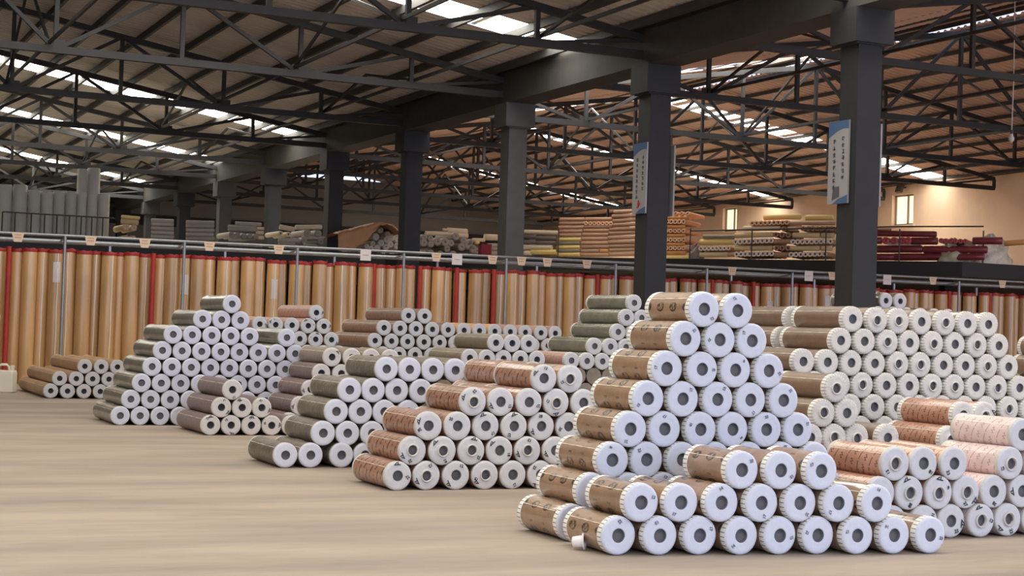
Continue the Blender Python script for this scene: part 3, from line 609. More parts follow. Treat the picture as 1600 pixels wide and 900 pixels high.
# ------------------------------------------------------------------ goods on the mezzanine
MEZZ=[
('e',22.131,34.277,3.391,0.07,'w'),('e',22.204,34.189,3.394,0.069,'w'),('e',22.277,34.101,3.398,0.069,'w'),('e',22.35,34.013,3.401,0.069,'w'),('e',22.423,33.926,3.404,0.069,'w'),('e',22.495,33.838,3.407,0.069,'w'),('e',22.568,33.751,3.411,0.069,'w'),('e',22.64,33.664,3.414,0.069,'w'),('e',22.712,33.577,3.417,0.069,'w'),('e',23.034,33.188,3.396,0.069,'w'),('e',23.111,33.096,3.4,0.068,'w'),('e',23.187,33.004,3.403,0.068,'w'),('e',23.263,32.912,3.407,0.068,'w'),('e',23.339,32.821,3.411,0.068,'w'),('e',23.414,32.73,3.414,0.068,'w'),('e',23.49,32.639,3.418,0.068,'w'),('e',23.565,32.548,3.421,0.068,'w'),('l',22.74,33.543,3.392,23.018,33.208,3.396,0.068,'b'),('l',22.088,34.329,3.546,22.355,34.007,3.549,0.067,'t'),('l',22.366,33.994,3.546,22.726,33.56,3.557,0.067,'t'),('l',23.004,33.225,3.554,23.492,32.636,3.563,0.066,'t'),('l',23.508,32.616,3.563,23.681,32.407,3.569,0.066,'t'),('e',22.793,33.479,3.554,0.069,'k'),('e',22.884,33.369,3.556,0.069,'k'),('e',22.976,33.258,3.557,0.069,'k'),('e',22.108,34.305,3.704,0.07,'w'),('e',22.183,34.215,3.709,0.07,'w'),('e',22.257,34.126,3.714,0.069,'w'),('e',22.331,34.036,3.718,0.069,'w'),('e',22.405,33.947,3.723,0.069,'w'),('e',22.479,33.857,3.727,0.069,'w'),('e',22.553,33.769,3.732,0.069,'w'),('e',22.627,33.68,3.736,0.069,'w'),('e',22.7,33.591,3.741,0.069,'w'),('e',23.056,33.162,3.714,0.069,'w'),('e',23.132,33.07,3.716,0.068,'w'),('e',23.207,32.979,3.719,0.068,'w'),('e',23.283,32.888,3.721,0.068,'w'),('e',23.358,32.797,3.723,0.068,'w'),('e',23.433,32.707,3.726,0.068,'w'),('e',23.508,32.617,3.728,0.068,'w'),('e',23.582,32.527,3.731,0.068,'w'),('e',23.657,32.437,3.733,0.068,'w'),('l',22.734,33.55,3.721,23.022,33.202,3.73,0.068,'b'),('l',22.082,34.337,3.87,22.73,33.555,3.903,0.07,'t'),('l',23.036,33.186,3.883,23.486,32.643,3.883,0.069,'t'),('l',23.502,32.623,3.883,23.708,32.375,3.884,0.068,'t'),('e',22.775,33.5,3.892,0.07,'k'),('e',22.875,33.38,3.887,0.07,'k'),('e',22.975,33.259,3.883,0.07,'k'),('e',22.906,33.343,4.032,0.07,'k'),('l',22.221,34.169,4.046,22.839,33.423,4.052,0.065,'c'),('l',22.961,33.276,4.049,23.127,33.076,4.053,0.056,'c'),('e',23.215,32.97,4.047,0.064,'k'),('e',23.292,32.877,4.047,0.063,'k'),('e',23.368,32.785,4.047,0.063,'k'),('e',23.445,32.693,4.043,0.063,'k'),('e',23.521,32.601,4.046,0.063,'k'),('e',23.597,32.509,4.049,0.063,'k'),('e',23.673,32.418,4.052,0.063,'k'),('e',22.377,33.981,4.175,0.061,'o'),('e',22.449,33.894,4.178,0.061,'o'),('e',22.521,33.808,4.181,0.061,'o'),('e',22.592,33.721,4.184,0.061,'o'),('e',22.663,33.635,4.187,0.061,'o'),('e',22.735,33.549,4.19,0.061,'o'),('e',22.806,33.464,4.193,0.061,'o'),('e',22.877,33.378,4.196,0.061,'o'),('e',22.947,33.293,4.199,0.061,'o'),('l',22.981,33.252,4.182,23.719,32.362,4.178,0.048,'b'),('l',22.641,33.897,4.333,23.255,33.157,4.363,0.069,'y'),('l',23.327,33.07,4.333,23.786,32.516,4.336,0.068,'y'),('l',21.499,35.04,3.373,21.981,34.458,3.389,0.069,'t'),('l',21.981,34.458,3.389,22.095,34.321,3.391,0.065,'b'),('e',21.526,35.007,3.528,0.062,'w'),('e',21.593,34.927,3.53,0.062,'w'),('e',21.659,34.847,3.532,0.062,'w'),('e',21.726,34.766,3.534,0.062,'w'),('e',21.792,34.686,3.537,0.062,'w'),('e',21.858,34.607,3.539,0.062,'w'),('e',21.924,34.527,3.541,0.062,'w'),('e',21.99,34.448,3.543,0.062,'w'),('l',21.498,35.041,3.695,22.083,34.336,3.701,0.078,'y'),('l',21.55,34.978,3.834,22.08,34.339,3.832,0.057,'g'),('l',20.737,35.959,3.288,21.317,35.259,3.297,0.066,'y'),('l',20.734,35.963,3.417,21.26,35.329,3.424,0.058,'o2'),('e',20.782,35.905,3.528,0.058,'o'),('e',20.856,35.815,3.529,0.058,'o'),('e',20.931,35.726,3.53,0.058,'o'),('e',21.005,35.636,3.531,0.058,'o'),('e',21.079,35.547,3.532,0.058,'o'),('e',21.153,35.457,3.532,0.058,'o'),('e',21.227,35.369,3.533,0.057,'o'),('e',20.777,35.911,3.74,0.058,'o'),('e',20.852,35.821,3.74,0.058,'o'),('e',20.926,35.731,3.741,0.058,'o'),('e',21.001,35.641,3.742,0.058,'o'),('e',21.075,35.552,3.742,0.058,'o'),('e',21.149,35.463,3.743,0.058,'o'),('e',21.222,35.374,3.744,0.057,'o'),('e',20.772,35.916,3.973,0.058,'o'),('e',20.847,35.826,3.974,0.058,'o'),('e',20.922,35.737,3.974,0.058,'o'),('e',20.996,35.647,3.975,0.058,'o'),('e',21.07,35.558,3.975,0.058,'o'),('e',21.144,35.468,3.975,0.058,'o'),('e',21.218,35.379,3.976,0.058,'o'),('e',20.792,35.892,4.215,0.066,'o'),('e',20.863,35.807,4.215,0.066,'o'),('e',20.933,35.723,4.215,0.066,'o'),('e',21.003,35.638,4.215,0.066,'o'),('e',21.073,35.554,4.215,0.066,'o'),('e',21.143,35.469,4.215,0.066,'o'),('e',21.213,35.385,4.215,0.066,'o'),('l',20.73,35.968,3.632,21.243,35.349,3.638,0.051,'o2'),('l',20.725,35.974,3.859,21.238,35.354,3.863,0.051,'o2'),('l',20.72,35.979,4.084,21.234,35.36,4.086,0.051,'o2'),('l',20.74,35.955,4.325,21.296,35.284,4.325,0.058,'o2'),('e',20.863,35.808,4.43,0.054,'o'),('e',20.968,35.681,4.429,0.054,'o'),('e',21.073,35.554,4.427,0.054,'o'),('e',21.178,35.427,4.426,0.053,'o'),('e',21.282,35.302,4.424,0.053,'o'),('l',19.92,36.945,3.358,20.384,36.385,3.375,0.055,'b'),('l',19.918,36.947,3.47,20.381,36.388,3.491,0.055,'b'),('l',19.903,36.965,3.567,20.379,36.391,3.591,0.055,'b'),('l',19.888,36.984,3.672,20.377,36.393,3.69,0.055,'b'),('l',19.879,36.994,3.791,20.375,36.397,3.814,0.055,'b'),('l',19.896,36.974,3.909,20.397,36.369,3.936,0.055,'b'),('l',19.906,36.962,4.012,20.401,36.364,4.042,0.055,'b'),('l',19.948,36.911,4.134,20.399,36.367,4.153,0.055,'b'),('l',19.959,36.898,4.236,20.396,36.37,4.274,0.055,'b'),('l',19.944,36.916,4.358,20.394,36.373,4.376,0.055,'b'),('l',19.973,36.881,4.47,20.36,36.414,4.506,0.055,'b'),('l',18.952,38.113,3.34,19.384,37.591,3.354,0.053,'y'),('l',18.956,38.107,3.439,19.382,37.594,3.452,0.053,'g'),('l',18.961,38.102,3.534,19.38,37.596,3.546,0.053,'y'),('l',18.965,38.097,3.638,19.378,37.599,3.65,0.053,'g'),('l',18.963,38.1,3.742,19.395,37.578,3.753,0.053,'y'),('l',18.953,38.111,3.856,19.399,37.573,3.866,0.053,'b'),('l',18.978,38.082,3.96,19.423,37.545,3.97,0.053,'b'),('l',18.975,38.085,4.065,19.44,37.524,4.074,0.053,'b'),('l',18.986,38.072,4.169,19.457,37.503,4.177,0.053,'b'),('l',18.984,38.074,4.273,19.442,37.521,4.281,0.053,'b'),('l',19.404,37.567,3.341,19.914,36.952,3.349,0.052,'b'),('l',19.402,37.57,3.445,19.732,37.172,3.449,0.052,'b'),('l',19.745,37.156,3.449,19.905,36.962,3.452,0.052,'o2'),('l',19.4,37.573,3.548,19.903,36.965,3.554,0.052,'b'),('l',19.404,37.567,3.652,19.888,36.983,3.657,0.052,'b'),('l',19.408,37.563,3.765,19.879,36.994,3.769,0.052,'b'),('l',19.412,37.558,3.878,19.89,36.981,3.881,0.052,'b'),('l',19.436,37.529,3.982,19.9,36.969,3.984,0.052,'b'),('l',19.446,37.516,4.085,19.949,36.909,4.087,0.052,'b'),('e',19.483,37.471,4.17,0.055,'o'),('e',19.559,37.38,4.169,0.055,'o'),('e',19.635,37.289,4.167,0.055,'o'),('e',19.71,37.198,4.166,0.055,'o'),('e',19.785,37.107,4.164,0.055,'o'),('e',19.86,37.017,4.163,0.055,'o'),('e',19.935,36.927,4.161,0.055,'o'),('l',19.455,37.506,4.283,19.945,36.915,4.283,0.052,'b'),('l',18.324,38.87,3.942,18.973,38.087,3.914,0.06,'c'),('l',18.336,38.855,3.812,18.554,38.593,3.814,0.06,'d'),('l',18.554,38.592,3.775,18.932,38.137,3.766,0.06,'d'),('l',18.33,38.862,3.67,18.557,38.589,3.672,0.06,'d'),('l',18.557,38.589,3.654,18.916,38.156,3.65,0.06,'d'),('l',18.306,38.891,3.528,18.857,38.228,3.529,0.073,'c'),('l',18.337,38.854,3.373,18.473,38.69,3.375,0.069,'c'),('l',18.464,38.702,3.401,18.931,38.138,3.407,0.069,'y'),('l',24.133,31.862,3.356,24.661,31.226,3.365,0.086,'r'),('l',24.645,31.245,3.364,25.508,30.203,3.39,0.093,'r'),('l',25.523,30.185,3.379,26.011,29.597,3.398,0.084,'r'),('l',24.13,31.866,3.552,24.333,31.622,3.555,0.086,'r'),('l',24.364,31.584,3.555,25.084,30.715,3.564,0.093,'r'),('l',25.092,30.705,3.552,26.052,29.547,3.565,0.092,'r'),('l',24.126,31.871,3.76,24.453,31.476,3.763,0.086,'r'),('e',24.523,31.392,3.759,0.089,'r'),('e',24.654,31.234,3.76,0.089,'r'),('e',24.784,31.077,3.761,0.089,'r'),('e',24.868,30.975,3.762,0.089,'r'),('l',24.907,30.929,3.755,25.308,30.445,3.759,0.093,'r'),('e',25.368,30.373,3.767,0.061,'r'),('e',25.439,30.286,3.763,0.061,'r'),('e',25.511,30.2,3.76,0.061,'r'),('e',25.583,30.113,3.757,0.061,'r'),('e',25.654,30.027,3.754,0.061,'r'),('e',25.725,29.941,3.751,0.061,'r'),('l',25.829,29.817,3.771,26.268,29.287,3.775,0.091,'r'),('l',24.123,31.875,3.944,25.29,30.467,3.915,0.078,'r'),('l',24.121,31.877,4.047,24.603,31.295,4.032,0.031,'b'),('l',26.568,29.552,3.734,26.888,29.166,3.785,0.068,'o2'),]
MEZZL=[('l',9.011,41.9,3.318,9.607,41.9,3.332,0.054,'s'),('l',9.941,41.9,3.319,10.695,41.9,3.35,0.054,'s'),('l',9.007,41.9,3.428,9.602,41.9,3.443,0.054,'s'),('l',9.937,41.9,3.43,10.69,41.9,3.462,0.054,'s'),('l',9.014,41.9,3.538,9.598,41.9,3.553,0.054,'s'),('l',9.933,41.9,3.541,10.663,41.9,3.572,0.054,'s'),('l',9.01,41.9,3.648,9.594,41.9,3.664,0.054,'s'),('l',9.929,41.9,3.652,10.682,41.9,3.685,0.054,'s'),('l',9.005,41.9,3.758,9.59,41.9,3.774,0.054,'s'),('l',9.924,41.9,3.762,10.677,41.9,3.797,0.054,'s'),('l',9.002,41.9,3.846,9.586,41.9,3.862,0.054,'s'),('l',9.921,41.9,3.851,10.674,41.9,3.886,0.054,'s'),('e',8.352,41.9,3.445,0.087,'t'),('e',8.534,41.9,3.447,0.087,'t'),('e',8.345,41.9,3.628,0.087,'t'),('e',8.544,41.9,3.622,0.087,'t'),('l',8.223,41.9,3.787,8.671,41.9,3.763,0.075,'t'),('l',8.219,41.9,3.903,8.699,41.9,3.882,0.042,'y'),('l',11.069,41.9,3.377,12.002,41.9,3.412,0.051,'s'),('l',11.078,41.9,3.456,11.422,41.9,3.461,0.051,'s'),('l',11.056,41.9,3.735,11.872,41.9,3.768,0.051,'s'),('l',11.053,41.9,3.802,11.823,41.9,3.833,0.051,'s'),('e',11.141,41.9,3.594,0.077,'s'),('e',11.302,41.9,3.592,0.077,'s'),('e',11.486,41.9,3.579,0.077,'s'),('e',11.648,41.9,3.577,0.077,'s'),('e',11.81,41.9,3.574,0.077,'s'),('l',11.244,41.9,3.899,11.96,41.9,3.911,0.051,'s'),('l',11.848,41.9,3.803,12.034,41.9,3.802,0.043,'c'),('l',11.829,41.9,3.688,12.027,41.9,3.688,0.052,'c'),('l',11.88,41.9,3.555,12.043,41.9,3.553,0.052,'c'),('e',12.62,41.9,3.356,0.078,'s'),('e',12.792,41.9,3.377,0.078,'s'),('e',12.991,41.9,3.351,0.078,'s'),('e',13.213,41.9,3.435,0.087,'s'),('e',13.461,41.9,3.484,0.105,'s'),('e',13.636,41.9,3.53,0.088,'s'),('e',13.158,41.9,3.552,0.078,'s'),('l',12.453,41.9,3.514,13.034,41.9,3.534,0.069,'s'),('l',12.457,41.9,3.419,12.914,41.9,3.431,0.052,'s'),('e',12.496,41.9,3.696,0.069,'c'),('e',12.718,41.9,3.684,0.069,'c'),('e',13.251,41.9,3.738,0.105,'s'),('e',13.552,41.9,3.747,0.105,'s'),('l',13.106,41.9,3.617,13.732,41.9,3.636,0.052,'s'),('l',12.477,41.9,3.874,12.899,41.9,3.814,0.069,'c'),('l',12.921,41.9,3.887,13.67,41.9,3.947,0.07,'c'),('e',15.226,41.9,3.749,0.107,'w2'),('e',15.388,41.9,3.586,0.098,'w2'),('e',15.554,41.9,3.693,0.098,'w2'),('e',15.362,41.9,3.94,0.08,'w2'),('e',15.708,41.9,3.763,0.107,'w2'),('e',15.868,41.9,3.697,0.089,'w2'),('e',15.663,41.9,3.563,0.098,'w2'),('e',15.861,41.9,3.524,0.098,'w2'),('e',15.535,41.9,3.483,0.098,'w2'),('e',15.276,41.9,3.445,0.098,'w2'),('e',15.142,41.9,3.561,0.08,'w2'),('e',15.862,41.9,3.845,0.081,'w2'),('e',15.574,41.9,3.841,0.089,'w2'),('e',15.709,41.9,3.393,0.08,'w2'),('e',15.461,41.9,3.369,0.071,'w2'),('e',15.096,41.9,3.411,0.089,'w2'),('e',14.964,41.9,3.478,0.08,'w2'),('e',14.942,41.9,3.367,0.08,'w2'),('e',14.787,41.9,3.371,0.08,'w2'),('e',16.664,41.9,3.461,0.108,'s'),('e',16.883,41.9,3.472,0.117,'s'),('e',17.175,41.9,3.473,0.109,'s'),('e',17.572,41.9,3.521,0.118,'s'),('e',17.38,41.9,3.524,0.1,'s'),('e',16.671,41.9,3.664,0.108,'s'),('e',16.877,41.9,3.634,0.099,'s'),('e',17.079,41.9,3.713,0.118,'s'),('e',17.314,41.9,3.712,0.118,'s'),('e',17.491,41.9,3.694,0.1,'s'),('e',17.821,41.9,3.602,0.118,'s'),('e',18.027,41.9,3.667,0.128,'s'),('e',18.18,41.9,3.565,0.119,'s'),('e',17.974,41.9,3.486,0.091,'s'),('e',18.301,41.9,3.517,0.092,'s'),('e',17.796,41.9,3.464,0.091,'s'),('e',17.873,41.9,3.796,0.1,'s'),('e',17.632,41.9,3.893,0.109,'s'),('e',16.666,41.9,3.813,0.09,'s'),('e',16.856,41.9,3.796,0.09,'s'),('e',18.113,41.9,3.768,0.082,'s'),('l',16.72,41.9,3.938,17.688,41.9,3.978,0.063,'c'),('l',17.389,41.9,4.057,18.013,41.9,4.05,0.082,'c'),('l',17.69,41.9,3.937,18.032,41.9,3.928,0.073,'c'),('l',17.242,41.9,4.062,17.419,41.9,4.066,0.045,'t'),('l',18.17,41.9,3.826,18.56,41.9,3.847,0.055,'c'),('l',18.557,41.9,3.929,19.041,41.9,3.942,0.092,'c'),('l',18.263,41.9,3.762,18.383,41.9,3.763,0.055,'y'),('l',18.656,41.9,3.7,19.034,41.9,3.72,0.057,'s'),('l',18.66,41.9,3.59,19.038,41.9,3.609,0.057,'s'),('l',18.664,41.9,3.48,19.042,41.9,3.499,0.057,'s'),]

MM = {'w': M('white_ended_tan_cloth', (206, 168, 128), .6, obj_rand=.1), 't': M('tan_cloth_roll', (220, 194, 148), .6, obj_rand=.1), 'b': M('brown_cloth_roll', (188, 146, 116), .55, obj_rand=.14),
      'k': M('dull_brown_roll', (142, 104, 82), .6, obj_rand=.1), 'c': M('cream_cloth_roll', (226, 206, 178), .6, obj_rand=.06), 'o': M('orange_cloth_roll', (222, 158, 110), .55, obj_rand=.1),
      'y': M('yellow_cloth_roll', (242, 212, 130), .55, obj_rand=.06), 'g': M('grey_cloth_roll', (150, 138, 116), .6, obj_rand=.08), 'o2': M('amber_cloth_roll', (220, 158, 94), .5, obj_rand=.08),
      'd': M('dark_grey_cloth_roll', (120, 108, 100), .6, obj_rand=.08), 'r': M('crimson_film_roll', (124, 44, 54), .3, obj_rand=.12, coat=.5), 's': M('grey_wrapped_roll', (176, 166, 156), .6, obj_rand=.12, bump=.5, bscale=9), 'w2': M('pale_log_roll', (222, 210, 196), .65, obj_rand=.08)}
ENDC = {'w': M('white_ring_end', (244, 230, 214), .6), 'o': M('pale_orange_ring', (246, 200, 160), .6), 'k': M('brown_ring', (176, 134, 110), .6), 'r': M('crimson_ring', (180, 70, 76), .4), 's': M('grey_log_end', (164, 154, 144), .7), 'c': M('cream_log_end', (236, 220, 190), .7), 't': M('tan_log_end', (214, 186, 150), .7), 'w2': M('pale_log_end', (208, 198, 184), .7)}
CNAME = {'w': 'white ended', 't': 'tan', 'b': 'brown', 'k': 'dull brown', 'c': 'cream', 'o': 'orange', 'y': 'yellow', 'g': 'grey green', 'o2': 'amber', 'd': 'dark grey', 'r': 'crimson', 's': 'grey', 'w2': 'pale'}
PLC = [(9.6, 'beside the slim grey columns at far left'), (12.4, 'by the grey log heap left'), (15.9, 'under the brown tarpaulin'), (17.3, 'in the heap behind the grey column'), (18.6, 'left of the red box'), (19.5, 'in the brown stack left of second column'), (21.15, 'in the orange stack at second column'), (24.2, 'in the ringed stack between the front columns'), (99, 'in the crimson pile at right')]
dm = {}
def end_roll(x, y, z, r, m, ax):
    key = ('e', m, round(r, 2)); n = 12
    if key not in dm:
        rr2 = round(r, 2); ringY = lambda q, yy: [(q*math.sin(2*PI*j/n), yy, q*math.cos(2*PI*j/n)) for j in range(n)]
        b = MB(); b.grid([ringY(rr2, 0), ringY(rr2, 1.3)], close=True); b.face(ringY(rr2, 1.3)); body = b.data('cloth_body', MM[m])
        e = MB(); hollow = m in ('w', 'o', 'k', 'c')
        e.grid([ringY(rr2, 0), ringY(rr2*.95, -.012), ringY(rr2*(.5 if hollow else .15), -.012), ringY(rr2*(.45 if hollow else .1), .05)], close=True); e.face(ringY(rr2*(.45 if hollow else .1), .05), mi=1)
        dm[key] = (body, e.data('roll_end', [ENDC.get(m, ENDC['t']), MM['k'] if hollow else ENDC.get(m, ENDC['t'])]))
    o = empty('cloth_roll', (x, y, z), (0, 0, ax)); s = r/round(r, 2); o.scale = (s, 1, s)
    link('cloth_body', dm[key][0], o); link('roll_end', dm[key][1], o); return o
items = []
for src, ax in ((MEZZ, -.86), (MEZZL, 0)):
    for it in src:
        if it[0] == 'e': items.append((it[1], it[3], it, ax))
        else: items.append(((it[1]+it[4])/2, (it[3]+it[6])/2, it, ax))
def settle(t):
    xx, z, it, ax = t
    if ax or it[0] != 'e' and it[7] > .5: return t
    r = it[4] if it[0] == 'e' else it[7]; gap = z-r-ZM
    under = [q for q in items if q[2] is not it and q[1] < z-.03 and (abs(q[0]-xx) < .22 if q[2][0] == 'e' else min(q[2][1], q[2][4])-.05 < xx < max(q[2][1], q[2][4])+.05)]
    if .02 < gap < .2 and not under:
        it = list(it)
        if it[0] == 'e': it[3] -= gap
        else: it[3] -= gap; it[6] -= gap
        return (xx, z-gap, tuple(it), ax)
    return t
items = [settle(t) for t in items]
byplace = {}
for t in items:
    pl = next(n for lim, n in PLC if t[0] < lim); byplace.setdefault((pl, t[2][-1], t[2][0]), []).append(t)
for (pl, m, e), lst in byplace.items():
    lst.sort(key=lambda t: (-round(t[1]/.12), t[0])); rows = {}
    for t in lst: rows.setdefault(round(t[1]/.12), []).append(t)
    for ri, kk in enumerate(sorted(rows, reverse=True)):
        for ci, (xx, z, it, ax) in enumerate(sorted(rows[kk], key=lambda t: t[0])):
            lab = '%s %s cloth roll, %s from left, %s layer down %s' % (CNAME[m], 'end-on' if e == 'e' else 'lengthwise', ORD[ci], ORD[ri], pl)
            lab = ' '.join(lab.split()[:16])
            if e == 'e': o = end_roll(it[1], it[2], it[3], it[4], m, ax)
            else:
                a, c = Vector(it[1:4]), Vector(it[4:7]); c.z = a.z+(c.z-a.z)*.8
                b = MB(); d = c-a; nrm = Vector((-d.y, d.x, 0)).normalized(); nrm = nrm if nrm.y > 0 else -nrm
                o = empty('cloth_roll', a+nrm*it[7]*.9)
                b.tube([d*0, d*.02, d*.35, d*.7, d*.98, d], [it[7]*.8, it[7], it[7]*1.0, it[7]*.97, it[7], it[7]*.8], 10, cap=False); b.obj('cloth_body', MM[m], o)
                q = MB()
                for cc, sgn in ((d*0, 1), (d, -1)):
                    dn = d.normalized(); xv = dn.cross(Vector((0, 0, 1))).normalized(); yv = xv.cross(dn)
                    q.face([cc+(xv*math.cos(2*PI*j/10)*sgn+yv*math.sin(2*PI*j/10))*it[7]*.8 for j in range(10)])
                q.obj('roll_end', ENDC.get(m, MM[m]), o)
            tag(o, lab, 'cloth roll', 'cloth rolls on the mezzanine')
# white rolls standing at the far left
m_white = M('off_white_standing_roll', (196, 192, 184), .6, var=.05, vscale=2, obj_rand=.05)
m_whited = M('white_roll_end', (180, 172, 160), .6)
SW = [(5.41, .196, 4.61, 0), (5.81, .182, 4.63, 0), (6.17, .16, 4.51, 0), (6.49, .158, 4.5, 0), (6.8, .15, 4.52, 0), (7.1, .148, 4.52, 0), (7.38, .13, 4.53, 0), (7.65, .135, 4.49, 0), (7.95, .155, 4.53, 0), (7.43, .13, 5.19, .36), (7.74, .17, 5.24, .42)]
for i, (xx, r, zt, back) in enumerate(SW):
    lab = '%s off-white standing roll from left on the mezzanine' % ORD[i] if not back else ('shorter' if i == 9 else 'taller')+' off-white roll rising behind the standing row'
    o = tag(empty('standing_roll', (xx, 43+back, ZM)), lab, 'standing roll', 'white standing rolls')
    b = MB(); h_ = zt-ZM; b.grid([ring12(r, 0), ring12(r*1.01, h_*.5), ring12(r, h_-.04), ring12(r*.93, h_)], close=True); b.obj('roll_body', m_white, o)
    b = MB(); b.grid([ring12(r*.93, h_), ring12(r*.3, h_+.004), ring12(r*.28, h_-.1)], close=True); b.face(ring12(r*.28, h_-.1)); b.obj('roll_end', m_whited, o)
# guard rails
def guard(name, label, pts, zt, posts, mats=m_rail):
    o = tag(empty(name, (pts[0][0], pts[0][1], ZM)), label, 'guard rail')
    a = Vector((pts[0][0], pts[0][1], ZM)); loc = lambda x, y, z: Vector((x, y, z))-a
    b = MB(); b.tube([loc(x, y, zt+dz) for x, y, dz in pts], .02, 6); b.obj('top_bar', mats, o)
    for x, y in posts:
        b = MB(); b.tube([loc(x, y, ZM), loc(x, y, zt)], .018, 6); b.obj('post', mats, o)
guard('guard_rail', 'thin dark guard rail before the white standing rolls', [(5.29, 42.2, 0), (8.1, 42.2, 0)], 3.86, [(5.29, 42.2), (5.6, 42.2), (6.0, 42.2), (6.33, 42.2), (6.64, 42.2), (6.95, 42.2), (7.25, 42.2), (7.52, 42.2), (7.8, 42.2)])
guard('guard_rail', 'thin brown guard rail before ringed and crimson rolls', [(21.26, 35.1, -.06), (24.68, 30.98, .06), (26.2, 29.85, .1)], 4.03, [(21.26, 35.1), (22.3, 33.85), (23.5, 32.4), (24.65, 31.02), (26.2, 29.85)])
b = MB(); b.tube([(0, 0, 0), (0, 0, .75)], .02, 6)
tag(b.obj('guard_post', m_rail, loc=(18.9, 37.9, ZM)), 'lone dark post before the yellow and grey rolls', 'post')
# red box and tarpaulin
rb = tag(empty('red_box', (18.22, 41.15, ZM)), 'dark red box at the heap behind the grey column', 'box')
b = MB(); b.box((0, 0, .2), (.3, .25, .4)); b.obj('body', M('dark_red_card', (132, 24, 50), .5), rb); b = MB(); b.box((0, 0, .415), (.31, .26, .03)); b.obj('lid', M('dark_red_lid', (120, 22, 46), .5), rb)
def tarp():
    prof = [(13.9, .5), (14.2, .6), (14.5, .68), (14.8, .78), (15.1, .87), (15.3, .86), (15.5, .8), (15.65, .68), (15.75, .55)]
    b = MB(); rows = []; R_ = random.Random(4); nx = 40
    def hgt(x):
        for (xa, a), (xb, c) in zip(prof, prof[1:]):
            if xa <= x <= xb: return a+(c-a)*(x-xa)/(xb-xa)
        return prof[-1][1]
    for v in range(14):
        row = []
        for u in range(nx):
            x = 13.9+1.85*u/(nx-1); H_ = hgt(x)
            drop = 0 if x > 15.1 else (1-((x-13.9)/1.2)**1.5)   # hangs down at the front on the left
            if v < 6:
                s = v/5; z = H_-(1-s)*(H_-.02)*drop-(1-s)*.06; y = 41.15+.10*s+.03*math.sin(9*x+2*v)*(1-s)
            else:
                s = (v-5)/8; z = H_+.05*math.sin(PI*s)-.1*s; y = 41.25+1.5*s
            z += .02*math.sin(14*x+v)+.012*math.sin(31*x+3*v)
            row.append((x, y, ZM+max(.02, z)))
        rows.append(row)
    b.grid(rows); o = b.obj('tarpaulin', M('brown_tarpaulin', (178, 130, 92), .55, var=.12, vscale=3, bump=.4, bscale=5)); return tag(o, 'brown tarpaulin thrown over the pale log rolls', 'tarpaulin')
tarp()
# heap of clear plastic at the right end
def plastic(name, lab, c, s, rgb, seed):
    b = MB(); R_ = random.Random(seed); ph = [R_.uniform(0, 6) for _ in range(8)]; rows = []
    for i in range(13):
        t = PI*.5*(1-i/12)
        rows.append([(s[0]*math.cos(t)*math.cos(a)*(1+.16*math.sin(3*a+ph[0]+i)+.1*math.sin(7*a+ph[1]-i*.8)), s[1]*math.cos(t)*math.sin(a)*(1+.16*math.sin(4*a+ph[2]+i)), max(0, s[2]*math.sin(t)*(1+.18*math.sin(3*a+ph[3]+i*.7)+.08*math.sin(8*a+ph[4])))) for a in [2*PI*j/26 for j in range(26)]])
    b.grid(rows, close=True); b.face(rows[0][::-1])
    return tag(b.obj(name, M(name+str(seed), rgb, .35, var=.2, vscale=6, bump=1, bscale=9), loc=c), lab, 'plastic')
plastic('crumpled_plastic', 'crumpled grey plastic sheet at the end of the crimson pile', (25.75, 30.35, ZM), (.42, .3, .5), (168, 160, 140), 2)
plastic('crumpled_plastic', 'whitish crumpled plastic bag at right of guard rail', (26.75, 30.2, ZM), (.55, .35, .62), (222, 214, 200), 5)
plastic('crumpled_plastic', 'grey crumpled plastic between orange and ringed stacks', (21.55, 35.25, ZM), (.2, .2, .36), (128, 116, 112), 8)
for i, (xx, yy, zt, hh) in enumerate(((17, 78.6, ZM, 1.3), (15.6, 78.2, ZM, .9))):
    pass

# ------------------------------------------------------------------ boards on the two front columns, lamps, small things
m_board = M('slogan_board_white', (166, 163, 164), .5); m_blue = M('slogan_board_blue', (76, 104, 144), .5); m_glyph = M('slogan_ink', (92, 92, 100), .6); m_redink = M('slogan_red', (190, 70, 58), .6)
def board(y, z0, z1, lab, red):
    o = tag(empty('slogan_board', (CX-CH-.03, y, z0)), lab, 'sign'); wd = .48; H_ = z1-z0
    b = MB(); b.box((0, 0, H_/2), (.03, wd, H_)); b.obj('panel', m_board, o)
    xf = -.017
    def flat(pts, m, nm):
        q = MB(); q.face([(xf, -u, v) for u, v in pts]); q.obj(nm, m, o)   # u to the right as seen from the hall
    arc = [(-wd/2+wd*i/10, H_-.2+.12*math.sin(i/10*PI*.62)-.04) for i in range(11)]
    flat(arc+[(wd/2, H_), (-wd/2, H_)], m_blue, 'blue_header')
    flat([(wd/2, 0), (wd/2, .12), (.02, .07), (-.12, 0)], m_blue, 'blue_corner')
    q = MB(); R_ = random.Random(int(y))
    for cu, n, top in ((-.09, 8, H_-.3), (.12, 7, H_-.26)):
        for i in range(n):
            zc = top-i*.095
            for _ in range(3): q.box((xf-.002, -(cu+R_.uniform(-.012, .012)), zc+R_.uniform(-.03, .03)), (.002, .055, .009))
            for _ in range(2): q.box((xf-.002, -(cu+R_.uniform(-.02, .02)), zc), (.002, .009, .06))
    q.obj('lettering', m_glyph, o)
    q = MB()
    if red:
        for u, v, a in ((-.02, .2, .4), (.02, .19, -.5), (0, .15, 0), (-.03, .13, .9)): q.box((xf-.002, -u, v), (.002, .03, .09), Matrix.Rotation(a, 3, 'X'))
        q.obj('red_emblem', m_redink, o)
    else:
        q.face([(xf-.001, -u, v) for u, v in ((-.13, .05), (.05, .1), (.05, .25), (-.1, .25))]); q.obj('grey_figure', m_glyph, o)
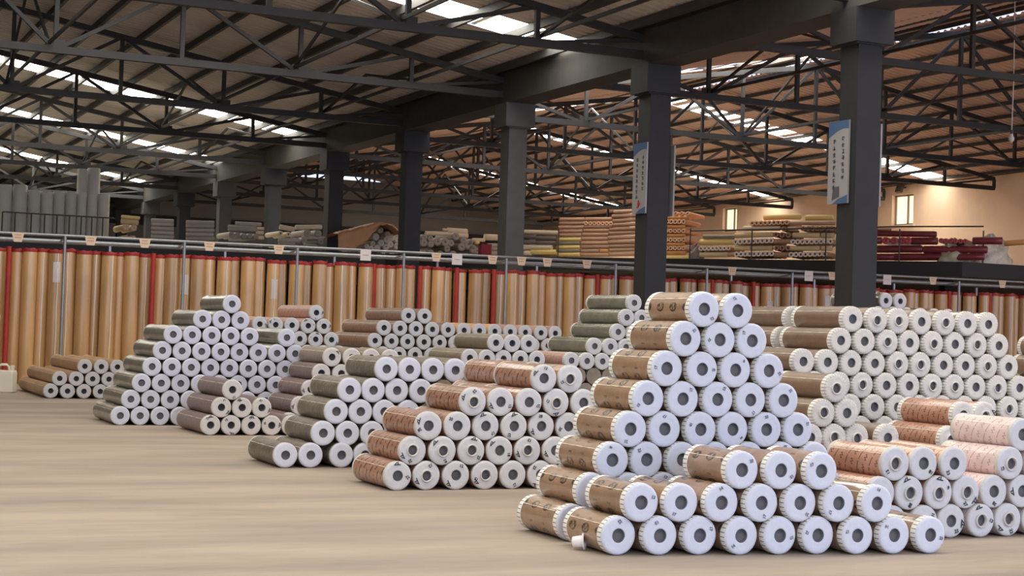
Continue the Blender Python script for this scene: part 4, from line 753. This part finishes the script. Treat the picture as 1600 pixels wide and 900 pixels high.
def rear_board(y, z0, z1, lab):
    o = tag(empty('slogan_board', (CX+CH+.1, y-.05, z0-.02)), lab, 'sign'); H_ = z1-z0
    b = MB(); b.box((0, 0, H_/2), (.03, .43, H_)); b.obj('panel', m_board, o)
    b = MB()
    for zz_ in (.1, H_-.1): b.box((-.045, .05, zz_), (.06, .03, .03))
    b.obj('bracket', m_steel, o)
rear_board(19.15, 3.29, 4.5, 'edge-on white board on the right side of nearest column')
rear_board(25.03, 3.45, 4.72, 'edge-on white board on the right side of second column')
board(19.15, 3.29, 4.5, 'white and blue slogan board with grey figure on nearest column', False)
board(25.03, 3.45, 4.72, 'white and blue slogan board with red emblem on second column', True)
pb = tag(empty('junction_box', (CX, 37-CH-.33, 6.44)), 'small white junction box above the fourth column', 'box')
b = MB(); b.box((0, 0, 0), (.26, .1, .26)); b.obj('body', m_label, pb); b = MB(); b.box((0, -.055, 0), (.22, .01, .22)); b.obj('cover', m_label, pb)
fl_ = tag(empty('floodlight', (X2-.31, 48.0, 7.05)), 'small square floodlight on the back wall above right window', 'lamp')
b = MB(); b.box((0, 0, 0), (.1, .34, .34), Matrix.Rotation(.35, 3, 'Y')); b.obj('housing', m_rail, fl_)
b = MB(); b.box((-.055, 0, -.02), (.01, .28, .28), Matrix.Rotation(.35, 3, 'Y')); b.obj('lens', M('lamp_lens', (214, 196, 168), .3), fl_)
b = MB(); b.bar((.05, 0, 0), (.28, 0, .05), .05, .05); b.obj('arm', m_rail, fl_)
lp = tag(empty('hanging_lamp', (22.6, 25, 5.5)), 'bare hanging bulb lamp on a long cord at right', 'lamp')
b = MB(); b.tube([(0, 0, .1), (0.02, 0, 1.2), (0, 0, roof_z(22.6)-5.5-.2)], .012, 6); b.obj('cord', m_label, lp)
b = MB(); b.tube([(0, 0, .1), (0, 0, .04), (0, 0, 0), (0, 0, -.05), (0, 0, -.09)], [.03, .035, .06, .055, .02], 10); b.obj('bulb', m_label, lp)
b = MB(); b.tube([(0, 0, .16), (0, 0, .08)], .035, 8); b.obj('socket', m_rail, lp)
# jerrycan
m_can = M('white_plastic_can', (232, 226, 208), .4)
jc = tag(empty('jerrycan', (3.56, 27.3, 0), (0, 0, -.5)), 'white plastic jerrycan on the floor at far left', 'jerrycan')
b = MB(); prof = [(.0, .9), (.015, 1), (.3, 1), (.34, .97), (.36, .9)]
def rrect(w_, d_, z, k): return [((w_*k)*c, (d_*k)*s_, z) for c, s_ in ((1, .8), (.9, 1), (-.9, 1), (-1, .8), (-1, -.8), (-.9, -1), (.9, -1), (1, -.8))]
b.grid([rrect(.175, .12, z, k) for z, k in prof], close=True, smooth=False); b.face(rrect(.175, .12, .36, .9)); b.face(rrect(.175, .12, 0, .9)[::-1]); b.obj('body', m_can, jc)
b = MB(); b.tube([(-.12, 0, .35), (-.11, 0, .43), (-.05, 0, .455), (.03, 0, .455), (.07, 0, .42), (.08, 0, .35)], .02, 8); b.obj('handle', m_can, jc)
b = MB(); b.tube([(.13, 0, .35), (.13, 0, .42)], .03, 10); b.obj('neck', m_can, jc)
b = MB(); b.tube([(.13, 0, .415), (.13, 0, .445)], .036, 12); b.obj('cap', m_can, jc)
hs = MB(); hs.tube([(0, 0, .1), (.02, 0, .9), (.04, 0, 1.25), (-.02, 0, 1.42), (-.14, 0, 1.48), (-.24, 0, 1.42)], .018, 8)
tag(hs.obj('hose', m_label, loc=(3.73, 29.9, 0)), 'thin white hose hooked before the upright rolls at far left', 'hose')
# plastic plug lying in front of the kraft pile
m_plug = M('white_plastic_plug', (236, 232, 232), .35)
ax = Vector((.78, -.6, .12)).normalized(); side = ax.cross(Vector((0, 0, 1))).normalized(); up = side.cross(ax)
pg = tag(empty('end_plug', (4.445, 8.49, .052)), 'small white plastic roll plug lying before the front kraft pile', 'plug')
def circ(r, t, n=20): return [ax*t+side*r*math.cos(2*PI*j/n)+up*r*math.sin(2*PI*j/n) for j in range(n)]
b = MB(); b.grid([circ(.026, -.048), circ(.032, -.044), circ(.036, .0), circ(.036, .02)], close=True); b.face(circ(.026, -.048)[::-1]); b.obj('cup', m_plug, pg)
b = MB(); b.grid([circ(.036, .014), circ(.05, .018), circ(.052, .024), circ(.05, .029), circ(.033, .026), circ(.029, -.036)], close=True); b.face(circ(.029, -.036)); b.obj('flange', m_plug, pg)
